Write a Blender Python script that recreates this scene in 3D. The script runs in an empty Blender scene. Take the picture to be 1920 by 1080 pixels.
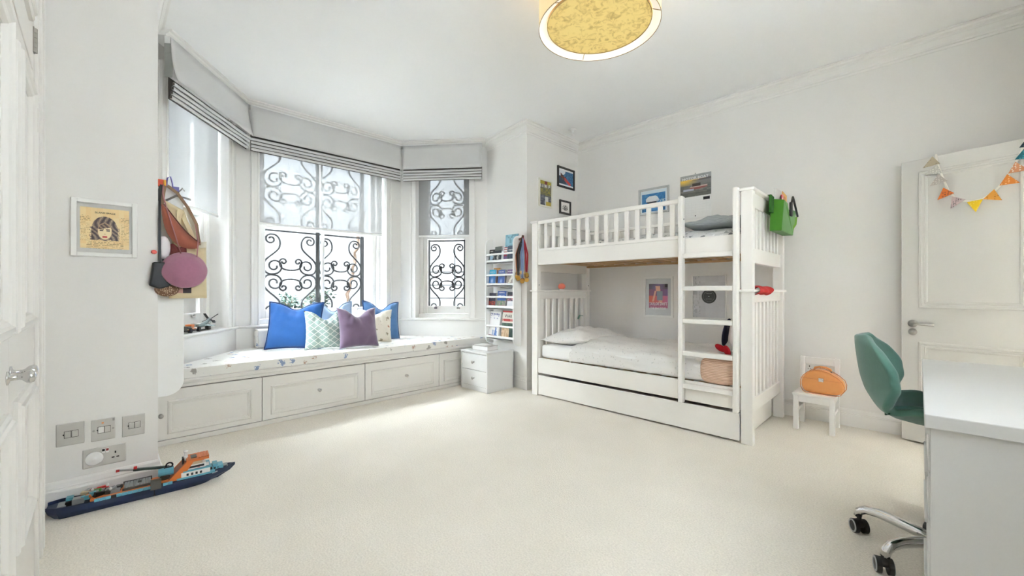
import bpy, bmesh, math, random
from math import sin, cos, pi, sqrt, radians as R, atan2, hypot, exp
from mathutils import Vector as V, Matrix as Mx
random.seed(7)
S = bpy.context.scene
COL = S.collection

# ------------------------------------------------------------------ camera, light, exposure
cam_d = bpy.data.cameras.new('camera')
cam = bpy.data.objects.new('camera', cam_d)
COL.objects.link(cam)
S.camera = cam
cam_d.sensor_width = 36.0
cam_d.lens = 36.0 * 770.0 / 1920.0
cam_d.shift_y = 5.0 / 1920.0
cam_d.clip_start = 0.02
cam.location = (0, 0, 1.10)
YAW = atan2(770.0, 778.0)                     # view direction, turned from +y towards -x
cam.rotation_euler = (pi / 2, 0, YAW)

S.view_settings.view_transform = 'Standard'
S.view_settings.look = 'None'
S.view_settings.gamma = 1.0
S.view_settings.use_curve_mapping = False
S.view_settings.exposure = 3.34
S.cycles.max_bounces = 14
S.cycles.diffuse_bounces = 9
S.cycles.transparent_max_bounces = 16
S.cycles.transmission_bounces = 8
S.cycles.sample_clamp_indirect = 10.0

world = bpy.data.worlds.new('overcast_sky')
S.world = world
world.use_nodes = True
wn = world.node_tree.nodes['Background']
wn.inputs[0].default_value = (0.85, 0.93, 1.0, 1)
wn.inputs[1].default_value = 9.0

# soft sun added as fill light, coming in over the light well from the south west
sd_ = bpy.data.lights.new('fill_sun', 'SUN'); sd_.energy = 1.5; sd_.angle = R(75); sd_.color = (1.0, .985, .96)
so_ = bpy.data.objects.new('fill_sun', sd_); COL.objects.link(so_)
so_.rotation_euler = V((.56, .50, -.66)).to_track_quat('-Z', 'Y').to_euler()

# ------------------------------------------------------------------ helpers
def lin(c):
    c = c / 255.0
    return c / 12.92 if c <= 0.04045 else ((c + 0.055) / 1.055) ** 2.4
def rgb(r, g, b): return (lin(r), lin(g), lin(b), 1.0)

def nd(nt, typ, **kw):
    n = nt.nodes.new(typ)
    for k, v in kw.items():
        if k.startswith('i_'): n.inputs[k[2:].replace('_', ' ')].default_value = v
        else: setattr(n, k, v)
    return n

def base_mat(name):
    m = bpy.data.materials.new(name)
    m.use_nodes = True
    nt = m.node_tree
    return m, nt, nt.nodes['Principled BSDF']

def pm(name, c, rough=0.5, metal=0.0, var=0.05, scale=12.0, bump=0.0, bscale=None, coat=0.0, sheen=0.0, spec=None, dist=0.002):
    """plain paint / plastic / cloth / metal: one colour with a little mottling and grain"""
    m, nt, b = base_mat(name)
    col = rgb(*c)
    tc = nd(nt, 'ShaderNodeTexCoord')
    no = nd(nt, 'ShaderNodeTexNoise'); no.inputs['Scale'].default_value = scale; no.inputs['Detail'].default_value = 3
    nt.links.new(tc.outputs['Object'], no.inputs['Vector'])
    mx = nd(nt, 'ShaderNodeMixRGB')
    mx.inputs[1].default_value = tuple(max(0, x * (1 - var)) for x in col[:3]) + (1,)
    mx.inputs[2].default_value = tuple(min(1, x * (1 + var)) for x in col[:3]) + (1,)
    nt.links.new(no.outputs['Fac'], mx.inputs[0])
    nt.links.new(mx.outputs[0], b.inputs['Base Color'])
    b.inputs['Roughness'].default_value = rough
    b.inputs['Metallic'].default_value = metal
    if coat: b.inputs['Coat Weight'].default_value = coat
    if sheen: b.inputs['Sheen Weight'].default_value = sheen; b.inputs['Sheen Roughness'].default_value = 0.5
    if spec is not None: b.inputs['Specular IOR Level'].default_value = spec
    if bump:
        n2 = nd(nt, 'ShaderNodeTexNoise'); n2.inputs['Scale'].default_value = bscale or scale * 10; n2.inputs['Detail'].default_value = 2
        nt.links.new(tc.outputs['Object'], n2.inputs['Vector'])
        bp = nd(nt, 'ShaderNodeBump'); bp.inputs['Strength'].default_value = bump; bp.inputs['Distance'].default_value = dist
        nt.links.new(n2.outputs['Fac'], bp.inputs['Height'])
        nt.links.new(bp.outputs[0], b.inputs['Normal'])
    return m

class MB:
    """collects shapes; build() links them as ONE mesh object"""
    def __init__(s, M=None): s.v = []; s.f = []; s.M = M
    def add(s, vs, fs, M=None):
        o = len(s.v)
        T = None
        if s.M is not None and M is not None: T = s.M @ M
        elif s.M is not None: T = s.M
        elif M is not None: T = M
        s.v += [tuple(T @ V(p)) if T is not None else tuple(p) for p in vs]
        s.f += [tuple(i + o for i in f) for f in fs]
        return s
    def box(s, x0, x1, y0, y1, z0, z1, M=None):
        vs = [(x, y, z) for z in (z0, z1) for y in (y0, y1) for x in (x0, x1)]
        return s.add(vs, [(0, 2, 3, 1), (4, 5, 7, 6), (0, 1, 5, 4), (2, 6, 7, 3), (0, 4, 6, 2), (1, 3, 7, 5)], M)
    def bar(s, p, q, w, h, up=(0, 0, 1)):
        p, q = V(p), V(q); d = (q - p); L = d.length; d.normalize()
        u = V(up); a = d.cross(u); a.normalize(); u = a.cross(d)
        M = Mx((a.to_4d(), d.to_4d(), u.to_4d(), (0, 0, 0, 1))).transposed()
        M = Mx.Translation(p) @ Mx(((a.x, d.x, u.x, 0), (a.y, d.y, u.y, 0), (a.z, d.z, u.z, 0), (0, 0, 0, 1)))
        return s.box(-w / 2, w / 2, 0, L, -h / 2, h / 2, M)
    def tube(s, pts, r, n=8, closed=False):
        P = [V(p) for p in pts]; N = len(P)
        rr = r if isinstance(r, (list, tuple)) else [r] * N
        tang = []
        for i in range(N):
            a = P[(i - 1) % N] if (closed or i > 0) else P[i]
            b = P[(i + 1) % N] if (closed or i < N - 1) else P[i]
            t = b - a
            tang.append(t.normalized() if t.length > 1e-9 else V((0, 0, 1)))
        u = V((0, 0, 1)) if abs(tang[0].z) < 0.9 else V((1, 0, 0))
        vs = []; fs = []
        for i in range(N):
            t = tang[i]; u = (u - t * u.dot(t))
            if u.length < 1e-6: u = V((1, 0, 0)) - t * t.x
            u.normalize(); w = t.cross(u)
            for k in range(n):
                a = 2 * pi * k / n
                vs.append(P[i] + (u * cos(a) + w * sin(a)) * rr[i])
        for i in range(N if closed else N - 1):
            j = (i + 1) % N
            for k in range(n): fs.append((i * n + k, i * n + (k + 1) % n, j * n + (k + 1) % n, j * n + k))
        if not closed:
            fs.append(tuple(range(n - 1, -1, -1))); fs.append(tuple((N - 1) * n + k for k in range(n)))
        return s.add(vs, fs)
    def lathe(s, prof, n=24, M=None, closed=False):
        vs = []; fs = []; m = len(prof)
        for r, z in prof:
            for k in range(n):
                a = 2 * pi * k / n; vs.append((max(r, 1e-5) * cos(a), max(r, 1e-5) * sin(a), z))
        for i in range(m if closed else m - 1):
            j = (i + 1) % m
            for k in range(n): fs.append((i * n + k, i * n + (k + 1) % n, j * n + (k + 1) % n, j * n + k))
        if not closed:
            fs.append(tuple(range(n - 1, -1, -1))); fs.append(tuple((m - 1) * n + k for k in range(n)))
        return s.add(vs, fs, M)
    def prism(s, poly, z0, z1, M=None):
        n = len(poly)
        vs = [(x, y, z0) for x, y in poly] + [(x, y, z1) for x, y in poly]
        fs = [tuple(range(n - 1, -1, -1)), tuple(range(n, 2 * n))]
        fs += [(i, (i + 1) % n, n + (i + 1) % n, n + i) for i in range(n)]
        return s.add(vs, fs, M)
    def ball(s, c, rx, ry=None, rz=None, n=16, m=10, M=None):
        ry = ry or rx; rz = rz or rx
        vs = []; fs = []
        for i in range(m + 1):
            a = pi * i / m
            for k in range(n):
                b = 2 * pi * k / n
                q = max(sin(a), 1e-4)
                vs.append((c[0] + rx * q * cos(b), c[1] + ry * q * sin(b), c[2] - rz * cos(a)))
        for i in range(m):
            for k in range(n): fs.append((i * n + k, i * n + (k + 1) % n, (i + 1) * n + (k + 1) % n, (i + 1) * n + k))
        return s.add(vs, fs, M)
    def grid(s, fn, nu, nv, M=None, wrapu=False):
        vs = [fn(i / (nu if wrapu else nu), j / nv) for j in range(nv + 1) for i in range(nu if wrapu else nu + 1)]
        w = nu if wrapu else nu + 1
        fs = []
        for j in range(nv):
            for i in range(nu):
                i2 = (i + 1) % w if wrapu else i + 1
                fs.append((j * w + i, j * w + i2, (j + 1) * w + i2, (j + 1) * w + i))
        return s.add(vs, fs, M)
    def sweep(s, path, prof, side=1, closed=False, cap=True):
        """prof: [(offset to the `side` of the path, z)] closed outline carried along an xy path with mitres"""
        P = [V((p[0], p[1])) for p in path]; N = len(P); m = len(prof); vs = []; fs = []
        for i in range(N):
            ds = []
            if closed or i > 0: ds.append((P[i] - P[i - 1]).normalized())
            if closed or i < N - 1: ds.append((P[(i + 1) % N] - P[i]).normalized())
            ns = [V((-d.y, d.x)) * side for d in ds]
            n = ns[0] if len(ns) == 1 else (ns[0] + ns[1])
            if len(ns) == 2:
                n.normalize(); n = n / max(0.2, n.dot(ns[0]))
            for o, z in prof: vs.append((P[i].x + n.x * o, P[i].y + n.y * o, z))
        for i in range(N if closed else N - 1):
            j = (i + 1) % N
            for k in range(m): fs.append((i * m + k, i * m + (k + 1) % m, j * m + (k + 1) % m, j * m + k))
        if cap and not closed:
            fs.append(tuple(range(m))); fs.append(tuple((N - 1) * m + k for k in range(m - 1, -1, -1)))
        return s.add(vs, fs)

INV = {}
def ob(name, mb, mat, parent=None, bevel=0.0, smooth=False, local=False, sub=0, seg=2, solid=0.0, recalc=True):
    me = bpy.data.meshes.new(name)
    me.from_pydata(mb.v, [], mb.f)
    if recalc:
        bm = bmesh.new(); bm.from_mesh(me)
        bmesh.ops.recalc_face_normals(bm, faces=bm.faces)
        bm.to_mesh(me); bm.free()
    me.materials.append(mat)
    if smooth:
        for p in me.polygons: p.use_smooth = True
    o = bpy.data.objects.new(name, me)
    COL.objects.link(o)
    if parent is not None: attach(o, parent, local)
    if solid:
        md = o.modifiers.new('thickness', 'SOLIDIFY'); md.thickness = solid; md.offset = 0
    if bevel:
        md = o.modifiers.new('bevel', 'BEVEL'); md.width = bevel; md.segments = seg; md.limit_method = 'ANGLE'; md.angle_limit = R(35)
        md.harden_normals = False
    if sub:
        md = o.modifiers.new('subdiv', 'SUBSURF'); md.levels = sub; md.render_levels = sub
    return o
def attach(o, parent, local=False):
    o.parent = parent
    if not local: o.matrix_parent_inverse = INV.get(parent.name, Mx.Identity(4))
def tag(o, label, cat, group=None, kind=None):
    o['label'] = label; o['category'] = cat
    if group: o['group'] = group
    if kind: o['kind'] = kind
    return o
def thing(name, label, cat, loc=(0, 0, 0), rz=0.0, group=None):
    o = bpy.data.objects.new(name, None)
    COL.objects.link(o)
    o.empty_display_size = 0.05
    o.location = loc; o.rotation_euler = (0, 0, rz)
    INV[o.name] = (Mx.Translation(V(loc)) @ Mx.Rotation(rz, 4, 'Z')).inverted()
    return tag(o, label, cat, group)
def struct(name, mb, mat, bevel=0.0, smooth=False, parent=None):
    o = ob(name, mb, mat, parent, bevel, smooth)
    if parent is None: o['kind'] = 'structure'
    return o
def sroot(name, loc=(0, 0, 0)):
    o = bpy.data.objects.new(name, None); COL.objects.link(o); o.location = loc; o['kind'] = 'structure'
    INV[o.name] = Mx.Translation(V(loc)).inverted()
    return o
def dup(root, loc, rz=None, label=None, group=None):
    r = root.copy(); COL.objects.link(r); r.location = loc
    if rz is not None: r.rotation_euler = (0, 0, rz)
    if label: r['label'] = label
    if group: r['group'] = group
    for ch in root.children:
        c = ch.copy(); COL.objects.link(c); c.parent = r
        for g in ch.children:
            d = g.copy(); COL.objects.link(d); d.parent = c
    return r
def subpart(name, mb, mat, part, **kw):
    """child of a part that itself hangs under a thing; verts in the same space as the part's"""
    o = ob(name, mb, mat, None, **kw)
    o.parent = part
    return o

def frame(A, t, n):
    """matrix: local x along t, local y along n (both horizontal), z up, origin A"""
    return Mx(((t[0], n[0], 0, A[0]), (t[1], n[1], 0, A[1]), (0, 0, 1, A[2] if len(A) > 2 else 0), (0, 0, 0, 1)))

def mould(mb, M, x0, x1, z0, z1, prof):
    """mitred panel moulding: prof = [(inset, height)], laid on the face y = 0, rising towards -y"""
    vs = []; fs = []; n = len(prof)
    for i, h in prof: vs += [(x0 + i, -h, z0 + i), (x1 - i, -h, z0 + i), (x1 - i, -h, z1 - i), (x0 + i, -h, z1 - i)]
    for k in range(n - 1):
        for j in range(4): fs.append((k * 4 + j, k * 4 + (j + 1) % 4, (k + 1) * 4 + (j + 1) % 4, (k + 1) * 4 + j))
    for j in range(4): fs.append(((n - 1) * 4 + j, (n - 1) * 4 + (j + 1) % 4, (j + 1) % 4, j))
    return mb.add(vs, fs, M)

# flat prints: a fine grid whose cells carry the printed colours
mprint = {}
def print_mat(rough=0.45):
    if rough in mprint: return mprint[rough]
    m, nt, b = base_mat('printed_paper')
    a = nd(nt, 'ShaderNodeVertexColor'); a.layer_name = 'print'
    nt.links.new(a.outputs['Color'], b.inputs['Base Color'])
    b.inputs['Roughness'].default_value = rough
    mprint[rough] = m
    return m
def printed(name, fn, nx, ny, M, w, h, parent, part=False, rough=0.45, thick=0.0015):
    """sheet of w x h in local x,z (facing -y), lower left corner at M's origin; fn(u, v) -> sRGB"""
    me = bpy.data.meshes.new(name)
    vs = [tuple(M @ V((w * i / nx, 0, h * j / ny))) for j in range(ny + 1) for i in range(nx + 1)]
    fs = [(j * (nx + 1) + i, j * (nx + 1) + i + 1, (j + 1) * (nx + 1) + i + 1, (j + 1) * (nx + 1) + i) for j in range(ny) for i in range(nx)]
    me.from_pydata(vs, [], fs)
    at = me.color_attributes.new('print', 'FLOAT_COLOR', 'CORNER')
    data = []
    for j in range(ny):
        for i in range(nx):
            c = fn((i + .5) / nx, (j + .5) / ny)
            data += [lin(c[0]), lin(c[1]), lin(c[2]), 1.0] * 4
    at.data.foreach_set('color', data)
    me.materials.append(print_mat(rough))
    o = bpy.data.objects.new(name, me); COL.objects.link(o)
    if part: o.parent = parent
    else: attach(o, parent)
    return o
def lettering(name, body, size, M, mat, parent, part=False, sx=1.0, align='CENTER', bold=0.0):
    """raised or printed words; text lies in M's local x,z plane facing -y"""
    cu = bpy.data.curves.new(name, 'FONT'); cu.body = body; cu.size = size; cu.align_x = align; cu.align_y = 'CENTER'
    cu.extrude = 0.0004; cu.resolution_u = 2; cu.offset = bold
    t = bpy.data.objects.new(name, cu); COL.objects.link(t)
    bpy.context.view_layer.update()
    me = bpy.data.meshes.new_from_object(t.evaluated_get(bpy.context.evaluated_depsgraph_get()))
    bpy.data.objects.remove(t); 
    X = M @ Mx.Rotation(pi / 2, 4, 'X') @ Mx.Diagonal((sx, 1, 1, 1))
    me.transform(X)
    me.materials.clear(); me.materials.append(mat)
    o = bpy.data.objects.new(name, me); COL.objects.link(o)
    if part: o.parent = parent
    else: attach(o, parent)
    return o

def mixc(a, b, t): return tuple(a[i] * (1 - t) + b[i] * t for i in range(3))
def hsh(i, j, k=0):
    x = sin(i * 127.1 + j * 311.7 + k * 74.7) * 43758.5453
    return x - math.floor(x)
def sstep(a, b, x):
    t = min(1, max(0, (x - a) / (b - a))); return t * t * (3 - 2 * t)

# ------------------------------------------------------------------ materials
M_wall = pm('wall_paint', (233, 231, 227), 0.7, var=0.012, scale=3, bump=0.05, bscale=160)
M_ceil = pm('ceiling_paint', (243, 243, 242), 0.75, var=0.01, scale=3)
M_trim = pm('trim_gloss_paint', (236, 234, 230), 0.35, var=0.01, scale=6)
M_cab = pm('cabinet_paint', (226, 223, 217), 0.38, var=0.012, scale=5)
M_bed = pm('bed_white_lacquer', (240, 237, 231), 0.32, var=0.012, scale=6)
M_door = pm('door_paint', (215, 213, 208), 0.38, var=0.01, scale=5)
M_chrome = pm('chrome', (215, 215, 215), 0.12, 1.0, var=0.02)
M_nickel = pm('brushed_nickel', (176, 174, 170), 0.28, 1.0, var=0.05, scale=60)
M_brass = pm('dull_brass_hinge', (158, 154, 146), 0.35, 0.9, var=0.1, scale=60)
M_steelplate = pm('satin_steel_plate', (208, 206, 202), 0.32, 0.55, var=0.03, scale=40)
M_black = pm('black_plastic', (28, 28, 29), 0.45, var=0.1)
M_dark = pm('dark_gap', (40, 38, 36), 0.7, var=0.1)
M_iron = pm('black_wrought_iron', (24, 26, 28), 0.55, var=0.15, scale=40, bump=0.2)
M_white = pm('white_plastic', (238, 238, 236), 0.4, var=0.01)
M_whitepaper = pm('white_paper', (236, 235, 232), 0.6, var=0.02)
M_pine = pm('pine_slat', (196, 160, 116), 0.6, var=0.18, scale=9, bump=0.1)

def carpet():
    m, nt, b = base_mat('cream_carpet')
    tc = nd(nt, 'ShaderNodeTexCoord')
    n1 = nd(nt, 'ShaderNodeTexNoise'); n1.inputs['Scale'].default_value = 1.7; n1.inputs['Detail'].default_value = 4
    n2 = nd(nt, 'ShaderNodeTexNoise'); n2.inputs['Scale'].default_value = 130; n2.inputs['Detail'].default_value = 3
    for n in (n1, n2): nt.links.new(tc.outputs['Object'], n.inputs['Vector'])
    r1 = nd(nt, 'ShaderNodeValToRGB'); r1.color_ramp.elements[0].position = 0.3; r1.color_ramp.elements[1].position = 0.7
    r1.color_ramp.elements[0].color = rgb(238, 231, 218); r1.color_ramp.elements[1].color = rgb(247, 240, 228)
    nt.links.new(n1.outputs['Fac'], r1.inputs[0])
    r2 = nd(nt, 'ShaderNodeValToRGB'); r2.color_ramp.elements[0].position = 0.3; r2.color_ramp.elements[1].position = 0.68
    r2.color_ramp.elements[0].color = (0.84, 0.835, 0.825, 1); r2.color_ramp.elements[1].color = (1.0, 1.0, 1.0, 1)
    nt.links.new(n2.outputs['Fac'], r2.inputs[0])
    mx = nd(nt, 'ShaderNodeMixRGB', blend_type='MULTIPLY'); mx.inputs[0].default_value = 1
    nt.links.new(r1.outputs[0], mx.inputs[1]); nt.links.new(r2.outputs[0], mx.inputs[2])
    nt.links.new(mx.outputs[0], b.inputs['Base Color'])
    b.inputs['Roughness'].default_value = 1.0; b.inputs['Specular IOR Level'].default_value = 0.05
    b.inputs['Sheen Weight'].default_value = 0.15
    bp = nd(nt, 'ShaderNodeBump'); bp.inputs['Strength'].default_value = 0.55; bp.inputs['Distance'].default_value = 0.006
    nt.links.new(n2.outputs['Fac'], bp.inputs['Height']); nt.links.new(bp.outputs[0], b.inputs['Normal'])
    return m
M_carpet = carpet()

def sprig(name, base, cols, scale, thr, rough=0.85, jit=40, sheen=0.1):
    """cloth printed with scattered little motifs"""
    m, nt, b = base_mat(name)
    tc = nd(nt, 'ShaderNodeTexCoord')
    vo = nd(nt, 'ShaderNodeTexVoronoi'); vo.inputs['Scale'].default_value = scale
    no = nd(nt, 'ShaderNodeTexNoise'); no.inputs['Scale'].default_value = jit; no.inputs['Detail'].default_value = 4
    nt.links.new(tc.outputs['Object'], vo.inputs['Vector']); nt.links.new(tc.outputs['Object'], no.inputs['Vector'])
    a = nd(nt, 'ShaderNodeMath', operation='MULTIPLY_ADD'); a.inputs[1].default_value = 0.9; 
    nt.links.new(no.outputs['Fac'], a.inputs[0]); nt.links.new(vo.outputs['Distance'], a.inputs[2])
    st = nd(nt, 'ShaderNodeMapRange'); st.inputs['From Min'].default_value = thr + 0.05; st.inputs['From Max'].default_value = thr - 0.03
    nt.links.new(a.outputs[0], st.inputs['Value'])
    cr = nd(nt, 'ShaderNodeValToRGB'); cr.color_ramp.interpolation = 'CONSTANT'
    el = cr.color_ramp.elements
    el[0].position = 0; el[0].color = rgb(*cols[0]); el[1].position = 1.0 / len(cols); el[1].color = rgb(*cols[1 % len(cols)])
    for i in range(2, len(cols)):
        e = el.new(i / len(cols)); e.color = rgb(*cols[i])
    sp = nd(nt, 'ShaderNodeSeparateColor'); nt.links.new(vo.outputs['Color'], sp.inputs[0]); nt.links.new(sp.outputs[0], cr.inputs[0])
    mx = nd(nt, 'ShaderNodeMixRGB'); mx.inputs[1].default_value = rgb(*base)
    nt.links.new(st.outputs[0], mx.inputs[0]); nt.links.new(cr.outputs[0], mx.inputs[2])
    nt.links.new(mx.outputs[0], b.inputs['Base Color'])
    b.inputs['Roughness'].default_value = rough; b.inputs['Sheen Weight'].default_value = sheen
    n3 = nd(nt, 'ShaderNodeTexNoise'); n3.inputs['Scale'].default_value = 9
    nt.links.new(tc.outputs['Object'], n3.inputs['Vector'])
    bp = nd(nt, 'ShaderNodeBump'); bp.inputs['Strength'].default_value = 0.25; bp.inputs['Distance'].default_value = 0.02
    nt.links.new(n3.outputs['Fac'], bp.inputs['Height']); nt.links.new(bp.outputs[0], b.inputs['Normal'])
    return m
M_toile = sprig('toile_cushion_cloth', (232, 230, 224), [(186, 156, 138), (140, 156, 186), (164, 158, 150), (204, 190, 176), (176, 184, 196)], 11.0, 0.66, jit=60)
M_bedding = sprig('white_sprig_bedding', (232, 230, 226), [(208, 205, 200), (214, 210, 203), (206, 208, 206)], 34, 0.60, jit=110)
M_greysprig = sprig('grey_sprig_bedding', (214, 214, 212), [(120, 122, 124), (160, 162, 160), (236, 236, 234)], 20, 0.72, jit=60)

def sheer():
    m = bpy.data.materials.new('sheer_blind_cloth'); m.use_nodes = True
    nt = m.node_tree; nt.nodes.clear()
    o = nd(nt, 'ShaderNodeOutputMaterial')
    tl = nd(nt, 'ShaderNodeBsdfTranslucent'); tl.inputs[0].default_value = (0.105, 0.105, 0.103, 1)
    df = nd(nt, 'ShaderNodeBsdfDiffuse'); df.inputs[0].default_value = (0.80, 0.80, 0.80, 1)
    tr = nd(nt, 'ShaderNodeBsdfTransparent')
    tc = nd(nt, 'ShaderNodeTexCoord'); wv = nd(nt, 'ShaderNodeTexNoise'); wv.inputs['Scale'].default_value = 700
    nt.links.new(tc.outputs['Object'], wv.inputs['Vector'])
    mr = nd(nt, 'ShaderNodeMapRange'); mr.inputs['To Min'].default_value = 0.19; mr.inputs['To Max'].default_value = 0.23
    nt.links.new(wv.outputs['Fac'], mr.inputs['Value'])
    a = nd(nt, 'ShaderNodeAddShader'); nt.links.new(tl.outputs[0], a.inputs[0])
    m0 = nd(nt, 'ShaderNodeMixShader'); m0.inputs[0].default_value = 0.62
    nt.links.new(tl.outputs[0], m0.inputs[2]); nt.links.new(df.outputs[0], m0.inputs[1])
    m1 = nd(nt, 'ShaderNodeMixShader')
    nt.links.new(mr.outputs[0], m1.inputs[0]); nt.links.new(m0.outputs[0], m1.inputs[1]); nt.links.new(tr.outputs[0], m1.inputs[2])
    nt.links.new(m1.outputs[0], o.inputs[0])
    return m
M_sheer = sheer()
def glass():
    m = bpy.data.materials.new('window_glass'); m.use_nodes = True
    nt = m.node_tree; nt.nodes.clear()
    o = nd(nt, 'ShaderNodeOutputMaterial')
    tr = nd(nt, 'ShaderNodeBsdfTransparent'); tr.inputs[0].default_value = (0.97, 0.98, 0.98, 1)
    gl = nd(nt, 'ShaderNodeBsdfGlossy'); gl.inputs['Roughness'].default_value = 0.02
    fr = nd(nt, 'ShaderNodeFresnel'); fr.inputs[0].default_value = 1.3
    mx = nd(nt, 'ShaderNodeMixShader')
    nt.links.new(fr.outputs[0], mx.inputs[0]); nt.links.new(tr.outputs[0], mx.inputs[1]); nt.links.new(gl.outputs[0], mx.inputs[2])
    nt.links.new(mx.outputs[0], o.inputs[0])
    return m
M_glass = glass()
# ------------------------------------------------------------------ the room
CEIL = 2.96
XW, YB, XE, YS = -3.09, 4.312, 0.58, -0.185
BP = [V((-3.87, .25)), V((-4.76, .96)), V((-4.72, 2.74)), V((-3.845, 3.44))]      # bay corners
def seg(i):
    a, b = BP[i], BP[i + 1]; t = (b - a).normalized(); n = V((t.y, -t.x))
    if n.x > 0: n = -n
    return a, t, n, (b - a).length
def bay_offset(d):
    """bay corners moved d into the room"""
    out = []
    L = [seg(i) for i in range(3)]
    out.append(L[0][0] - L[0][2] * d)
    for (a, t, n, l), (a2, t2, n2, l2) in zip(L[:-1], L[1:]):
        p, q = a - n * d, a2 - n2 * d
        den = t.x * (-t2.y) + t2.x * t.y
        w = q - p
        s = (w.x * (-t2.y) + t2.x * w.y) / den
        out.append(p + t * s)
    out.append(L[2][0] - L[2][2] * d + L[2][1] * L[2][3])
    return out

fl = MB().prism([(-3.3, -1.0), (0.9, -1.0), (0.9, 4.5), (-3.3, 4.5)], -0.06, 0)
struct('floor', fl, M_carpet)
struct('floor', MB().prism([(-5.1, .2), (-3.3, .2), (-3.3, 3.5), (-5.1, 3.5)], -0.06, -0.002), M_carpet)
struct('ceiling', MB().prism([(-5.3, -0.9), (0.8, -0.9), (0.8, 4.5), (-5.3, 4.5)], CEIL, CEIL + .12), M_ceil)
struct('wall_west_left', MB().prism([(XW, -.9), (XW, .245), (-3.87, .25), (-4.12, .05), (-4.12, -.9)], 0, CEIL), M_wall)
struct('wall_west_right', MB().prism([(XW, 3.355), (XW, 4.5), (-4.12, 4.5), (-4.12, 3.66), (-3.845, 3.44)], 0, CEIL), M_wall)
struct('wall_north', MB().box(XW, 0.75, YB, YB + .15, 0, CEIL), M_wall)
we = MB(); RW = (.62, 2.10, 1.32, 2.58)
we.box(XE, XE + .14, -.9, RW[0], 0, CEIL); we.box(XE, XE + .14, RW[1], 3.26, 0, CEIL); we.box(XE, XE + .14, RW[0], RW[1], 0, RW[2]); we.box(XE, XE + .14, RW[0], RW[1], RW[3], CEIL)
we.box(XE, XE + .14, 4.06, YB, 0, CEIL); we.box(XE, XE + .14, 3.26, 4.06, 2.09, CEIL)
struct('wall_east', we, M_wall)
struct('wall_south', MB().box(XW, XE, -.95, -.80, 0, CEIL), M_wall)
hw = MB(); hw.box(1.9, 2.0, 2.4, 4.6, 0, 2.6); hw.box(XE + .14, 2.0, 2.3, 2.4, 0, 2.6); hw.box(XE + .14, 2.0, 4.6, 4.7, 0, 2.6); hw.box(XE + .14, 2.0, 2.3, 4.7, 2.6, 2.7)
struct('wall_hall', hw, M_wall)
struct('floor', MB().box(0.9, 2.0, 2.3, 4.7, -.06, -.001), M_carpet)
dt = MB()
for y0, y1 in ((3.18, 3.26), (4.06, 4.14)): dt.box(XE - .018, XE, y0, y1, 0, 2.17)
dt.box(XE - .018, XE, 3.18, 4.14, 2.09, 2.17)
struct('trim_1', dt, M_trim, bevel=.004)

# unseen window added for fill light, in the east wall beside the desk
r4 = sroot('window_4', (XE, 2.3, 1.05))
m = MB(); y0, y1, z0, z1 = RW
m.box(XE + .03, XE + .09, y0, y0 + .05, z0, z1); m.box(XE + .03, XE + .09, y1 - .05, y1, z0, z1); m.box(XE + .03, XE + .09, y0, y1, z0, z0 + .05); m.box(XE + .03, XE + .09, y0, y1, z1 - .05, z1); m.box(XE + .035, XE + .085, y0, y1, 1.73, 1.77)
ob('sash', m, M_trim, r4, bevel=.004)
m = MB(); m.add([(XE + .06, y0 + .04, z0 + .04), (XE + .06, y1 - .04, z0 + .04), (XE + .06, y1 - .04, z1 - .04), (XE + .06, y0 + .04, z1 - .04)], [(0, 1, 2, 3)]); ob('pane', m, M_glass, r4)
M_voile = bpy.data.materials.new('fill_voile'); M_voile.use_nodes = True; nt = M_voile.node_tree; nt.nodes.clear()  # voile that spreads the fill light of the added window
_o = nd(nt, 'ShaderNodeOutputMaterial'); _t = nd(nt, 'ShaderNodeBsdfTranslucent'); _t.inputs[0].default_value = (.125, .125, .128, 1); nt.links.new(_t.outputs[0], _o.inputs[0])
m = MB(); m.add([(XE + .02, y0 + .01, z0 + .01), (XE + .02, y1 - .01, z0 + .01), (XE + .02, y1 - .01, z1 - .005), (XE + .02, y0 + .01, z1 - .005)], [(0, 1, 2, 3)]); ob('fill_voile', m, M_voile, r4)
ob('sill', MB().box(XE - .02, XE + .03, y0 - .04, y1 + .04, z0 - .025, z0), M_trim, r4, bevel=.004)
# cornice and skirting
cor = [(0, CEIL), (0, 2.846), (.006, 2.846), (.008, 2.862), (.016, 2.866), (.018, 2.880), (.032, 2.892), (.046, 2.912), (.050, 2.912), (.052, 2.926), (.066, 2.934), (.070, 2.950), (.086, 2.953), (.086, CEIL)]
path = [(-3.845, 3.44), (XW, 3.355), (XW, YB), (XE, YB), (XE, -.2)]
struct('trim_2', MB().sweep(path, cor, side=-1), M_trim)
bcor = [(0, CEIL), (0, 2.915), (.118, 2.915), (.122, 2.925), (.136, 2.932), (.142, 2.944), (.160, 2.948), (.160, CEIL)]
struct('trim_3', MB().sweep([(p.x, p.y) for p in BP], bcor, side=1 if False else -1), M_trim)
struct('trim_4', MB().sweep([(XW, -.2), (XW, .245), (-3.87, .25)], cor, side=-1), M_trim)
sk = [(0, 0), (.021, 0), (.021, .088), (.019, .094), (.014, .098), (.014, .104), (.010, .108), (.008, .126), (.004, .136), (0, .138)]
struct('baseboard_north', MB().sweep([(XW, YB), (XE, YB)], sk, side=-1), M_trim)
struct('baseboard_west_right', MB().sweep([(-3.79, 3.434), (XW, 3.355), (XW, YB - .022)], sk, side=-1), M_trim)
struct('baseboard_west_left', MB().sweep([(XW, -.185), (XW, .245), (-3.79, .25)], sk, side=-1), M_trim)
struct('baseboard_east', MB().sweep([(XE, 3.18), (XE, -.2)], sk, side=-1), M_trim)

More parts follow.
